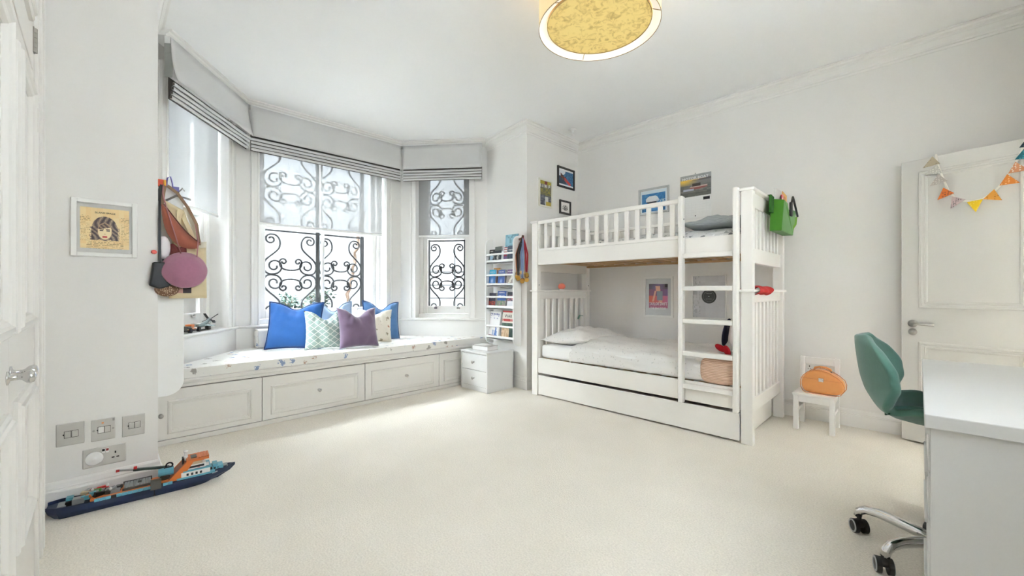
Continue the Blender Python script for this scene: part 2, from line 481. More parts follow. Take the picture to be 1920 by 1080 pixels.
# bay walls with their sash windows
WIN = {0: (.18, .977), 1: (.198, 1.575), 2: (.202, .895)}
WB, WT = .752, 2.72
names = ('wall_bay_south', 'wall_bay_west', 'wall_bay_north')
def leaf_cols(): pass
for i in range(3):
    a, t, n, L = seg(i)
    F = frame(a, t, n)
    s0, s1 = WIN[i]
    w = MB(F); e = .10 if i != 1 else 0.0
    lo, hi = (-.02, L + .0) if i == 0 else ((0, L) if i == 1 else (0, L + .02))
    w.box(lo, s0, 0, .30, 0, CEIL); w.box(s1, hi, 0, .30, 0, CEIL)
    w.box(s0, s1, 0, .30, 0, WB - .002); w.box(s0, s1, 0, .30, WT, CEIL)
    struct(names[i], w, M_wall)
    # ------- window: architrave, box frame, two sashes, panes, catches
    r = sroot('window_%d' % (i + 1), (a.x, a.y, 0))
    def P(name, mb, mat, **k): return ob(name, mb, mat, r, **k)
    for q0, q1, sg in ((s0 - .075, s0, 1), (s1, s1 + .075, -1)):
        m = MB(F)
        m.box(q0, q1, -.016, .001, WB, WT + .075)
        o0 = q0 if sg > 0 else q1 - .022
        m.box(o0, o0 + .022, -.028, -.014, WB, WT + .075)
        o1 = (q1 - .018) if sg > 0 else q0
        m.box(o1, o1 + .018, -.022, -.014, WB, WT + .075)
        P('architrave', m, M_trim, bevel=.004)
    P('architrave_head', MB(F).box(s0, s1, -.02, .001, WT, WT + .075), M_trim, bevel=.004)
    m = MB(F); fw = .045
    m.box(s0, s0 + fw, .15, .29, WB, WT); m.box(s1 - fw, s1, .15, .29, WB, WT); m.box(s0, s1, .15, .29, WT - fw, WT)
    m.box(s0, s1, .10, .29, WB, .800)
    P('box_frame', m, M_trim, bevel=.004)
    def sash(nm, z0, z1, D, botr, topr, sw=.05):
        m = MB(F); g0, g1 = s0 + fw, s1 - fw
        m.box(g0, g0 + sw, D, D + .042, z0, z1); m.box(g1 - sw, g1, D, D + .042, z0, z1)
        m.box(g0 + sw, g1 - sw, D, D + .042, z0, z0 + botr); m.box(g0 + sw, g1 - sw, D, D + .042, z1 - topr, z1)
        o = P(nm, m, M_trim, bevel=.005)
        if i == 1:
            c = (g0 + g1) / 2
            o2 = ob('glazing_bar', MB(F).box(c - .014, c + .014, D + .004, D + .038, z0 + botr, z1 - topr), M_trim, None, bevel=.004)
            o2.parent = o
            spans = ((g0 + sw, c - .014), (c + .014, g1 - sw))
        else: spans = ((g0 + sw, g1 - sw),)
        for u0, u1 in spans:
            g = MB(F); g.add([(u0, D + .02, z0 + botr), (u1, D + .02, z0 + botr), (u1, D + .02, z1 - topr), (u0, D + .02, z1 - topr)], [(0, 1, 2, 3)])
            o3 = ob('pane', g, M_glass, None); o3.parent = o
        for ch in o.children: ch.matrix_parent_inverse = Mx.Identity(4); 
        INV2 = INV[r.name]
        return o
    so = sash('lower_sash', .804, 1.815, .175, .095, .035)
    su = sash('upper_sash', 1.78, WT - fw, .225, .035, .05)
    m = MB(F)
    for q in ((.30, .74) if i != 1 else (.28, .72)):
        c = s0 + (s1 - s0) * q
        m.box(c - .022, c + .022, .158, .176, .872, .878); m.box(c - .022, c + .022, .158, .162, .862, .886); m.box(c - .006, c + .006, .150, .162, .878, .896)
    k = ob('sash_lift', m, M_chrome, r, bevel=.002)

# light portals: they give off nothing, they only steer the sky sampling to the window openings
def portal(A, B, z0, z1, n):
    ld = bpy.data.lights.new('sky_portal', 'AREA'); ld.shape = 'RECTANGLE'; ld.size = (V(B) - V(A)).length; ld.size_y = z1 - z0; ld.cycles.is_portal = True
    lo = bpy.data.objects.new('sky_portal', ld); COL.objects.link(lo); lo.location = ((A[0] + B[0]) / 2, (A[1] + B[1]) / 2, (z0 + z1) / 2)
    lo.rotation_euler = V((n[0], n[1], 0)).to_track_quat('-Z', 'Y').to_euler()
for i in range(3):
    a, t, n, L = seg(i); p, q = a + t * WIN[i][0] + n * .32, a + t * WIN[i][1] + n * .32
    portal((p.x, p.y), (q.x, q.y), WB, WT, (-n.x, -n.y))
portal((XE + .12, RW[0]), (XE + .12, RW[1]), RW[2], RW[3], (-1, 0))

# ledge running round the bay under the windows
led = [(-.20, .722), (.016, .722), (.020, .728), (.030, .734), (.034, .742), (.032, .750), (.026, .753), (-.20, .753)]
struct('trim_5', MB().sweep([(p.x, p.y) for p in BP], [(o, z) for o, z in led], side=-1), M_trim)

# ------------------------------------------------------------------ outside the bay
M_render = pm('greyed_white_render', (120, 121, 122), 0.8, var=0.03, scale=2, bump=0.3, bscale=40)  # white wall coloured grey to stand in for dimmer light outside
M_pave = pm('pale_paving', (190, 188, 182), 0.8, var=0.08, scale=4)
struct('ground', MB().box(-9, -3.3, -3.5, 7.5, -.15, -.065), M_pave)
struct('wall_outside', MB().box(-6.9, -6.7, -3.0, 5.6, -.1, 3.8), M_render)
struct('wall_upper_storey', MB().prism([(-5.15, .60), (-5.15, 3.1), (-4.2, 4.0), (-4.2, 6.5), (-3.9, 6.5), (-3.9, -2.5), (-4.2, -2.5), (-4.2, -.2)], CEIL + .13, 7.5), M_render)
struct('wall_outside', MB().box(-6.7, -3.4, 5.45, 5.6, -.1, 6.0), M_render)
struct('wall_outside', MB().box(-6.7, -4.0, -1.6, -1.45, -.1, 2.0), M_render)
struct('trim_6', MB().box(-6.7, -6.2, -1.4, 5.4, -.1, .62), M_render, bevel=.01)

def spiral(cx, cz, r0, a0, turns, n, dirn):
    """from the rim inwards"""
    return [(cx + r0 * (1 - .72 * k / n) * cos(a0 + dirn * 2 * pi * turns * k / n), cz + r0 * (1 - .72 * k / n) * sin(a0 + dirn * 2 * pi * turns * k / n)) for k in range(n + 1)]
def bez(p0, p1, p2, p3, n=10):
    out = []
    for k in range(n + 1):
        u = k / n; w = 1 - u
        out.append((w**3 * p0[0] + 3*w*w*u * p1[0] + 3*w*u*u * p2[0] + u**3 * p3[0], w**3 * p0[1] + 3*w*w*u * p1[1] + 3*w*u*u * p2[1] + u**3 * p3[1]))
    return out
def scroll_quarter(a, h):
    """the iron scrolls of the upper left quarter; x from -a (bar) to 0, z from 0 (waist) to h"""
    r1 = a * .205
    # upper curl hanging from the cross at (-.72a, h), sweeping down to the bar and back into the lower curl
    c1 = (-.72 * a, h - .20 * h)
    top = spiral(c1[0], c1[1], r1, R(75), -1.25 if False else 1.25, 18, 1)
    p = (c1[0] + r1 * cos(R(75)), c1[1] + r1 * sin(R(75)))
    A = [(-.86 * a, h * 1.0), (-.72 * a, h * .995), p]
    body = list(reversed(top))
    down = bez(body[-1], (-.50 * a, h * .93), (-.32 * a, h * .80), (-.42 * a, h * .62)) + bez((-.42 * a, h * .62), (-.55 * a, h * .47), (-.97 * a, h * .38), (-.97 * a, h * .20)) \
        + bez((-.97 * a, h * .20), (-.97 * a, h * .02), (-.80 * a, h * .0), (-.62 * a, h * .012))
    c2 = (-.60 * a, h * .19)
    low = spiral(c2[0], c2[1], h * .178, R(-90), 1.3, 20, 1)
    s1 = body + down[1:] + low
    # small C in the middle
    c3 = (-.27 * a, h * .30)
    cur = spiral(c3[0], c3[1], h * .085, R(200), 1.1, 14, -1)
    arc = list(reversed(cur)) + bez(cur[0], (-.40 * a, h * .12), (-.18 * a, h * .105), (0, h * .105))[1:]
    return [s1, arc]
def grille(label, i, D, s_bars, z_lo, z_hi, thick):
    a, t, n, L = seg(i)
    F = frame(a, t, n)
    g = thing('window_grille', label, 'grille', (a.x + n.x * D, a.y + n.y * D, -.06), 0)
    for s in s_bars: ob('upright', MB(F).box(s - thick, s + thick, D - .012, D + .012, -.06, 2.80), M_iron, g)
    H = .495
    for zc in (1.285 - .99, 1.285, 2.275):
        for zz in (zc + H,):
            ob('crossbar', MB(F).box(s_bars[0], s_bars[-1], D - .008, D + .008, zz - .009, zz + .009), M_iron, g)
        for s0, s1 in zip(s_bars[:-1], s_bars[1:]):
            c, ha = (s0 + s1) / 2, (s1 - s0) / 2 - thick * .4
            for sx in (1, -1):
                for sz in (1, -1):
                    m = MB(F)
                    for k, poly in enumerate(scroll_quarter(ha, H)):
                        m.tube([(c + sx * x, D, zc + sz * z) for x, z in poly], .0110, 6)
                    ob('scroll', m, M_iron, g, smooth=True)
    return g
grille('black wrought iron scroll grille outside the wide middle bay window', 1, .42, [.33 - .016, .905, 1.455], 0, 2.8, .021)
grille('black wrought iron scroll grille outside the narrow right bay window', 2, .40, [.245, .755], 0, 2.8, .018)
grille('black wrought iron scroll grille outside the left bay window by the hanging bags', 0, .40, [.20, .66, 1.05], 0, 2.8, .018)
# railings seen through the right window and the short bar by the middle one
rl = thing('area_railing', 'thin black railing bars beyond the right bay window grille', 'railing', (-5.3, 4.3, 0))
for k in range(3): ob('rail', MB().bar((-5.75, 3.7, .98 + k * .21), (-4.4, 4.75, .98 + k * .21), .020, .020), M_iron, rl)
for k in range(4): ob('baluster', MB().bar((-5.70 + k * .40, 3.74 + k * .31, -.06), (-5.70 + k * .40, 3.74 + k * .31, 1.75), .02, .02, (1, 0, 0)), M_iron, rl)

M_leaf = pm('dark_green_leaf', (18, 42, 24), 0.5, var=0.35, scale=8)
M_leaf2 = pm('grey_green_leaf', (36, 60, 48), 0.5, var=0.3, scale=8)
M_stem = pm('brown_stem', (116, 96, 78), 0.8, var=0.2, scale=20, bump=.3)
M_vine = pm('pale_vine_bark', (70, 54, 40), 0.85, var=0.25, scale=30, bump=.5)
def shrub(label, x, y, z, rad, h, nl, ml, seed, size=.05):
    rnd = random.Random(seed)
    g = thing('shrub', label, 'shrub', (x, y, z), 0)
    st = MB(); lf = MB()
    for b in range(7):
        a = rnd.uniform(0, 2 * pi); tip = V((x + cos(a) * rad * rnd.uniform(.2, .9), y + sin(a) * rad * rnd.uniform(.2, .9), z + h * rnd.uniform(.6, 1)))
        mid = V((x, y, z)).lerp(tip, .5) + V((0, 0, h * .12))
        st.tube([(x, y, z), mid, tip], [.008, .006, .003], 5)
        for k in range(nl // 7):
            f = rnd.uniform(.25, 1.0)
            p = (V((x, y, z)).lerp(mid, f * 2) if f < .5 else mid.lerp(tip, f * 2 - 1)) + V((rnd.uniform(-1, 1), rnd.uniform(-1, 1), rnd.uniform(-1, 1))) * rad * .28
            d = V((rnd.uniform(-1, 1), rnd.uniform(-1, 1), rnd.uniform(-.6, .5))).normalized()
            u = d.cross(V((0, 0, 1))); u.normalize(); l = size * rnd.uniform(.7, 1.3); w = l * .36
            up = u.cross(d)
            lf.add([p, p + d * l * .45 + u * w - up * .004, p + d * l, p + d * l * .45 - u * w - up * .004, p + d * l * .45 + up * .006], [(0, 1, 4), (1, 2, 4), (2, 3, 4), (3, 0, 4)])
    ob('stems', st, M_stem, g)
    o = ob('foliage', lf, ml, g, recalc=False); o['kind'] = 'stuff'
    return g
shrub('dark glossy evergreen shrub outside left edge of the wide window', -6.05, 1.30, .62, .22, .62, 420, M_leaf, 3, .075)
shrub('low grey green shrub outside the middle of the wide window', -6.2, 1.95, .62, .26, .48, 300, M_leaf2, 5, .06)
shrub('leafy dark shrub outside behind the window glazing bar', -6.3, 2.30, .62, .24, .58, 320, M_leaf, 8, .065)
vt = [(-6.55 + .03 * sin(k * 1.9), 2.78 + k * .016 + .02 * sin(k * 2.3), .62 + k * .085) for k in range(22)]
vv = MB().tube(vt, .022, 7); vv.tube([(p[0] + .025 * cos(k * .9), p[1] + .025 * sin(k * .9), p[2]) for k, p in enumerate(vt)], .011, 6)
tag(ob('vine_stem', vv, M_vine, smooth=True), 'twisted pale brown climber stem against the white garden wall', 'vine')
sp = thing('wall_vent', 'pale grey vent grille on the white wall outside the wide window', 'vent', (-6.7, 1.55, 1.5))
ob('vent_frame', MB().box(-6.70, -6.685, 1.40, 1.66, 1.44, 1.62), pm('pale_grey_vent', (205, 207, 208), .7), sp, bevel=.004)
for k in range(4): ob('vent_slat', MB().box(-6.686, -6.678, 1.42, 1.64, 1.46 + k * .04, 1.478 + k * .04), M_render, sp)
# ------------------------------------------------------------------ fitted wardrobe on the near left
wr = thing('wardrobe', 'white fitted wardrobe with moulded panel doors at the left edge', 'wardrobe', (-1.2, -.5, 0))
YD = -.165
m = MB(); m.box(XW + .004, -2.62, -.79, -.192, 0, CEIL - .002); m.box(-2.62, -2.31, -.79, YD, 0, CEIL - .002)
m.box(-2.31, .56, -.79, -.21, 0, CEIL - .002); m.box(-2.31, .56, -.21, YD - .004, 2.88, CEIL - .002); m.box(-2.31, .56, -.21, YD - .004, 0, .022)
m.box(-2.31, .56, -.21, YD - .004, 1.902, 1.912)
ob('carcass', m, M_cab, wr, bevel=.004)
m = MB()
for x in (-2.60, -2.52, -2.36): m.box(x, x + .03, YD - .002, YD + .012, .03, CEIL - .03)
ob('fluted_stile', m, M_cab, wr, bevel=.005)
def door_leaf(x0, x1, z0, z1, panels, hinge_left, knobz=None, hinges=()):
    d = ob('door', MB().box(x0 + .0015, x1 - .0015, YD - .028, YD, z0, z1), M_cab, wr, bevel=.002)
    for a, b in panels:
        m = MB(); q = .135
        X0, X1 = (x0 + q, x1 - .075) if hinge_left else (x0 + .075, x1 - q)
        mould(m, frame((0, YD, 0), (-1, 0), (0, -1)), -X1, -X0, a, b, [(0, -.002), (0, .010), (.006, .015), (.014, .015), (.018, .021), (.028, .022), (.034, .016), (.042, .012), (.048, .003), (.048, -.002)])
        subpart('panel_moulding', m, M_cab, d)
    if knobz:
        kx = x1 - .03 if hinge_left else x0 + .03
        k = MB(); Mk = Mx.Translation((kx, YD, knobz)) @ Mx.Rotation(-pi / 2, 4, 'X')
        k.lathe([(.018, 0), (.018, .003), (.007, .006), (.0065, .022), (.008, .026), (.0150, .033), (.0172, .041), (.014, .048), (.005, .051)], 20, Mk)
        subpart('knob', k, M_chrome, d, smooth=True)
    for hz in hinges:
        hx = x0 if hinge_left else x1
        h = MB()
        for q in range(5): h.tube([(hx, YD + .004, hz - .045 + q * .018), (hx, YD + .004, hz - .045 + q * .018 + .0165)], .0075, 8)
        h.box(hx - .014, hx + .014, YD - .001, YD + .0035, hz - .045, hz + .045)
        subpart('hinge', h, M_brass, d)
    return d
for k in range(3):
    xa = -2.31 + k * 1.2
    hin = (1.73, .37) if k == 0 else ()
    lo = [(.36, .79), (.98, 1.80)]
    xe = min(xa + 1.2, .56)
    door_leaf(xa, xa + .6 if k < 2 else (xa + xe) / 2, .024, 1.90, lo, True, .878, hin)
    door_leaf(xa + .6 if k < 2 else (xa + xe) / 2, xe, .024, 1.90, lo, False, .872)
    door_leaf(xa, xa + .6 if k < 2 else (xa + xe) / 2, 1.914, 2.878, [(2.03, 2.78)], True, None, (2.02,) if k == 0 else ())
    door_leaf(xa + .6 if k < 2 else (xa + xe) / 2, xe, 1.914, 2.878, [(2.03, 2.78)], False)

# ------------------------------------------------------------------ window seat and its soft things
XS = -3.795
ws = thing('storage_bench', 'white panelled window seat filling the bay, with drawers', 'bench', (-4.2, 1.85, 0))
cb = bay_offset(.004)
inn = [(cb[0].x + .02, .262), (cb[1].x, cb[1].y), (cb[2].x, cb[2].y), (cb[3].x + .01, cb[3].y - .012)]
body = [(XS - .02, .262), (XS - .02, 3.415)] + [inn[3], inn[2], inn[1], inn[0]]
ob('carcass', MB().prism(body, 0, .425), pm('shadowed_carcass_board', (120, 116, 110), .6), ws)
ob('plinth', MB().box(XS - .03, XS - .002, .262, 3.415, 0, .036), M_cab, ws, bevel=.003)
top = [(XS + .0, .262), (XS + .0, 3.415)] + [inn[3], inn[2], inn[1], inn[0]]
ob('seat_top', MB().prism(top, .425, .459), M_cab, ws, bevel=.003)
nose = [(-.02, .402), (.002, .402), (.006, .41), (.008, .424), (.014, .43), (.016, .446), (.010, .457), (-.02, .457)]
ob('moulding', MB().sweep([(XS, .262), (XS, 3.415)], nose, side=-1), M_cab, ws)
M_knob = M_chrome
for k, (y0, y1, ky) in enumerate(((.285, .945, .315), (.945, 1.819, 1.39), (1.819, 2.681, 2.263), (2.681, 3.41, None))):
    d = ob('drawer', MB().box(XS - .021, XS, y0 + .0025, y1 - .0025, .041, .394), M_cab, ws, bevel=.0025)
    m = MB()
    a, b = y0 + .062, y1 - .072
    if k == 0: a = .352
    c, e = .078, .318
    mould(m, frame((XS, 0, 0), (0, 1), (-1, 0)), a, b, c, e, [(0, -.002), (0, .004), (.004, .010), (.010, .012), (.014, .008), (.022, .007), (.026, .004), (.030, .004), (.034, -.002)])
    subpart('panel_moulding', m, M_cab, d)
    if ky:
        Mk = Mx.Translation((XS, ky, .218)) @ Mx.Rotation(pi / 2, 4, 'Y')
        kb = MB().lathe([(.013, 0), (.013, .002), (.006, .005), (.0055, .016), (.012, .022), (.0155, .029), (.012, .036), (.004, .039)], 18, Mk)
        subpart('knob', kb, M_knob if k else M_nickel, d, smooth=True)

cc = bay_offset(.036)
cpoly = [(XS + .004, .285), (XS + .004, 3.40), (cc[3].x + .03, cc[3].y - .03), (cc[2].x, cc[2].y), (cc[1].x, cc[1].y), (cc[0].x + .03, .29)]
# the cushion: crowned top built from a ring-filled prism
sc = ob('seat_cushion', MB().prism(cpoly, .4605, .530), M_toile, None, bevel=.018, seg=4)
for p in sc.data.polygons: p.use_smooth = True
tag(sc, 'long white toile printed seat cushion on the bay window seat', 'cushion')
sc.modifiers['bevel'].harden_normals = True
bl = thing('bolster', 'white toile printed box bolster lying behind the bright blue cushion', 'cushion', (-4.68, 1.36, .531))
o = ob('cover', MB().box(-4.722, -4.60, 1.10, 1.62, .532, .716), M_toile, bl, bevel=.03, seg=4, smooth=True)
M_pipe = pm('cream_piping', (226, 222, 214), .8)
for y in (1.112, 1.608):
    pp = MB(); pp.tube([(-4.716 + .0, y, .55), (-4.70, y, .535), (-4.62, y, .535), (-4.605, y, .55), (-4.605, y, .70), (-4.62, y, .714), (-4.70, y, .714), (-4.716, y, .70)], .004, 6, True)
    ob('piping', pp, M_pipe, bl, smooth=True)

def pillow(name, label, W, H, T, mat, loc, yaw, lean=.28, roll=0.0, chop=.06, pipe=None, seed=1, cat='cushion', group=None, ear=.05):
    rnd = random.Random(seed)
    g = thing(name, label, cat, loc, yaw, group)
    A = [rnd.uniform(-1, 1) for _ in range(12)]
    Ml = Mx.Rotation(lean * -1, 4, 'X') @ Mx.Rotation(roll, 4, 'Y')
    def pt(u, v, sd):
        x, y = 2 * u - 1, 2 * v - 1
        ex = 1 - ear * (1 - x * x)
        X = W / 2 * x * (1 - ear * 1.5 * (1 - y * y))
        Z = H / 2 * y * (1 - ear * 1.5 * (1 - x * x))
        d = max(0, (1 - abs(x) ** 2.6) * (1 - abs(y) ** 2.6)) ** .62
        ch = chop * exp(-(x / .42) ** 2) * max(0, (y + .15) / 1.15) ** 1.6
        Z -= ch
        th = T / 2 * d * (1 - .35 * exp(-(x / .3) ** 2) * max(0, y) ** 2 * (1 if chop > .02 else 0))
        th *= 1 + .10 * y * -1
        w = .010 * d * (sin(7 * x + 3 * y + A[0] * 3) * A[1] + sin(5 * y * x * 3 + A[2] * 4) * A[3] + sin(11 * y + 4 * x + A[4]) * A[5] * .6)
        wr = .012 * d * max(0, y) * sin(16 * (x * (1 + .5 * y)) + A[6] * 3)
        return (X, -sd * (th + (w + wr)), Z + H / 2)
    N = 26
    mb = MB(Ml)
    mb.grid(lambda u, v: pt(u, v, 1), N, N); mb.grid(lambda u, v: pt(u, v, -1), N, N)
    o = ob('cover', mb, mat, g, smooth=True, local=True, recalc=False)
    bm = bmesh.new(); bm.from_mesh(o.data); bmesh.ops.remove_doubles(bm, verts=bm.verts, dist=.0012); bmesh.ops.recalc_face_normals(bm, faces=bm.faces); bm.to_mesh(o.data); bm.free()
    for p in o.data.polygons: p.use_smooth = True
    if pipe:
        ring = [pt(k / N, 0, 1) for k in range(N)] + [pt(1, k / N, 1) for k in range(N)] + [pt(1 - k / N, 1, 1) for k in range(N)] + [pt(0, 1 - k / N, 1) for k in range(N)]
        mp = MB(Ml)
        mp.tube([(p[0], 0, p[2]) for p in ring], .0065, 6, True)
        ob('piped_edge', mp, pipe, g, smooth=True, local=True)
    return g
M_blue = pm('bright_blue_linen', (38, 96, 166), 0.9, var=.07, scale=30, bump=.35, bscale=220, sheen=.2)
M_blue_e = pm('dark_blue_edge', (24, 58, 112), 0.9, var=.08, scale=30)
M_blue2 = pm('mid_blue_linen', (82, 124, 172), 0.9, var=.08, scale=30, bump=.35, bscale=220, sheen=.2)
M_blue2e = pm('slate_blue_edge', (48, 80, 128), .9, var=.08, scale=30)
M_pale = pm('pale_blue_grey_linen', (160, 184, 212), .9, var=.10, scale=7, bump=.3, bscale=200, sheen=.2)
M_palee = pm('grey_blue_edge', (112, 134, 162), .9)
M_purple = pm('dusty_purple_velvet', (118, 96, 122), .75, var=.14, scale=14, bump=.2, bscale=160, sheen=.6)
M_cream = sprig('cream_print_linen', (228, 220, 204), [(150, 136, 108), (176, 120, 96), (140, 150, 120)], 16, .66, jit=70)
def lattice():
    m, nt, b = base_mat('sage_lattice_cloth')
    tc = nd(nt, 'ShaderNodeTexCoord')
    sx = nd(nt, 'ShaderNodeSeparateXYZ'); nt.links.new(tc.outputs['Object'], sx.inputs[0])
    outs = []
    for sgn in (1, -1):
        a = nd(nt, 'ShaderNodeMath', operation='MULTIPLY_ADD'); a.inputs[1].default_value = sgn * 0.8; nt.links.new(sx.outputs['X'], a.inputs[0]); nt.links.new(sx.outputs['Z'], a.inputs[2])
        k = nd(nt, 'ShaderNodeMath', operation='MULTIPLY'); k.inputs[1].default_value = 17.5; nt.links.new(a.outputs[0], k.inputs[0])
        f = nd(nt, 'ShaderNodeMath', operation='FRACT'); nt.links.new(k.outputs[0], f.inputs[0])
        c = nd(nt, 'ShaderNodeMath', operation='LESS_THAN'); c.inputs[1].default_value = .13; nt.links.new(f.outputs[0], c.inputs[0])
        outs.append(c)
    mx = nd(nt, 'ShaderNodeMath', operation='MAXIMUM'); nt.links.new(outs[0].outputs[0], mx.inputs[0]); nt.links.new(outs[1].outputs[0], mx.inputs[1])
    mc = nd(nt, 'ShaderNodeMixRGB'); mc.inputs[1].default_value = rgb(156, 176, 168); mc.inputs[2].default_value = rgb(226, 230, 220)
    nt.links.new(mx.outputs[0], mc.inputs[0]); nt.links.new(mc.outputs[0], b.inputs['Base Color'])
    b.inputs['Roughness'].default_value = .9; b.inputs['Sheen Weight'].default_value = .2
    return m
M_lattice = lattice()
ZC = .531
pillow('cushion', 'bright blue linen square cushion, largest and leftmost on the window seat', .50, .47, .16, M_blue, (-4.33, 1.34, ZC), R(58), .26, .02, .065, M_blue_e, 3)
pillow('cushion', 'sage green cushion with a cream lattice pattern', .38, .39, .14, M_lattice, (-4.11, 1.575, ZC), R(70), .28, -.02, .085, None, 4)
pillow('cushion', 'dusty purple velvet cushion with a deep dent in its top', .40, .41, .15, M_purple, (-3.97, 1.85, ZC), R(88), .26, .02, .085, None, 9)
pillow('cushion', 'cream cushion with small brown printed motifs behind the purple cushion', .37, .375, .13, M_cream, (-4.24, 2.14, ZC), R(72), .24, .05, .05, None, 6)
pillow('cushion', 'mid blue linen cushion at the right end of the cushion row', .43, .455, .15, M_blue2, (-4.44, 2.33, ZC), R(82), .24, .06, .09, M_blue2e, 7)
pillow('cushion', 'pale grey blue cushion standing at the back against the window ledge', .42, .45, .13, M_pale, (-4.58, 1.85, ZC), R(88), .16, 0, .10, M_palee, 8)
ty = thing('soft_toy', 'tiny white and lilac soft toy on the sill above the bright blue cushion', 'soft toy', (-4.87, 1.42, .80))
M_lilac = pm('lilac_plush', (196, 160, 206), .9, var=.1); M_plush = pm('white_plush', (240, 236, 238), .95, var=.04, bump=.3, bscale=200, sheen=.4)
m = MB(); m.ball((-4.87, 1.42, .848), .04, .085, .038); ob('body', m, M_plush, ty, smooth=True)
m = MB(); m.ball((-4.87, 1.50, .888), .028, .03, .026); m.tube([(-4.87, 1.51, .91), (-4.865, 1.52, .945)], [.007, .001], 6); ob('head', m, M_plush, ty, smooth=True)
m = MB(); m.ball((-4.868, 1.475, .895), .02, .026, .022); m.ball((-4.866, 1.34, .85), .018, .03, .016); ob('mane', m, M_lilac, ty, smooth=True)

# ------------------------------------------------------------------ blinds
M_linen = pm('grey_linen_blind', (206, 205, 203), 0.85, var=.03, scale=4, bump=.25, bscale=500)
M_lining = pm('fold_shade_cloth', (92, 86, 80), .85, var=.06)  # dark colour standing in for the shade between the blind folds
O = bay_offset(.155)
def roman(label, A, B, c0, c1):
    t = (V(B) - V(A)).normalized(); n = V((t.y, -t.x)); 
    if n.x > 0: n = -n
    L = (V(B) - V(A)).length
    F = frame(A, t, n); s0, s1 = c0, L + c1
    g = thing('roman_blind', label, 'blind', (A[0], A[1], 2.45), 0)
    def gridp(u, v):
        return (s0 + (s1 - s0) * u, .0 + .004 * sin(9 * u + 5 * v) * sin(3 * v) - .050 * (1 - v) ** 2.2, 2.590 + .307 * v)
    m = MB(F); m.grid(gridp, 30, 6); o = ob('panel', m, M_linen, g, smooth=True, solid=.006)
    ob('headrail', MB(F).box(s0 + .01, s1 - .01, .01, .05, 2.86, 2.912), M_white, g, bevel=.003)
    ob('lining', MB(F).box(s0 + .004, s1 - .004, .014, .020, 2.462, 2.615), M_lining, g)  # dark sheet behind the folds, its colour stands for the gap shade
    for k in range(4):
        zt = 2.581 - .0305 * k; zb = zt - .0255; d = -.022 + .007 * k
        pr = [(d + .010, zt - .002), (d + .002, zt), (d - .003, zt - .003), (d - .005, (zt + zb) / 2), (d - .003, zb + .003), (d + .002, zb), (d + .010, zb + .002)]
        nseg = 14; vs = []; fs = []
        for q in range(nseg + 1):
            s = s0 + .002 * k + (s1 - s0 - .004 * k) * q / nseg
            for (y, z) in pr: vs.append((s, y + .0012 * sin(q * 1.3 + k), z + .0012 * sin(q * .9 + k * 2)))
        mm = len(pr)
        for q in range(nseg):
            for j in range(mm): fs.append((q * mm + j, q * mm + (j + 1) % mm, (q + 1) * mm + (j + 1) % mm, (q + 1) * mm + j))
        fs.append(tuple(range(mm))); fs.append(tuple(nseg * mm + j for j in range(mm - 1, -1, -1)))
        ob('fold', MB(F).add(vs, fs), M_linen, g, smooth=False)
        for se in (s0 + .002 * k - .001, s1 - .002 * k + .001):
            ob('fold_edge', MB(F).box(se - .001, se + .001, d - .003, d + .009, zb + .003, zt - .003), M_lining, g)
    m = MB(F); m.box(s0 + .01, s0 + .014, .0, .045, 2.79, 2.80); m.box(s0 + .012, s0 + .016, .0, .05, 2.62, 2.86)
    ob('side_return', m, pm('grey_green_strip', (150, 152, 146), .7), g)
    return g
roman('grey linen roman blind folded up over the left bay window', O[0], O[1], -.005, -.012)
roman('long grey linen roman blind folded up over the wide middle window', O[1], O[2], .012, -.010)
roman('short grey linen roman blind folded up over the narrow right window', O[2], O[3], .012, -.035)
def roller(label, i, c0, c1, zb):
    a, t, n, L = seg(i); F = frame(a, t, n); s0, s1 = WIN[i][0] + c0, WIN[i][1] + c1
    g = thing('roller_blind', label, 'blind', (a.x, a.y, zb), 0)
    D = .07
    m = MB(F); m.add([(s0, D, zb + .012), (s1, D, zb + .012), (s1, D, WT - .04), (s0, D, WT - .04)], [(0, 1, 2, 3)])
    ob('cloth', m, M_sheer, g)
    ob('bottom_bar', MB(F).box(s0, s1, D - .006, D + .006, zb - .012, zb + .014), M_white, g, bevel=.004)
    ob('roller_tube', MB(F).tube([(s0, D, WT - .03), (s1, D, WT - .03)], .018, 12), M_white, g, smooth=True)
roller('sheer white roller blind half down in the left bay window', 0, .012, -.012, 1.80)
roller('sheer white roller blind half down in the wide middle window', 1, .012, -.014, 1.795)
roller('sheer white roller blind half down in the narrow right window', 2, .012, -.012, 1.800)

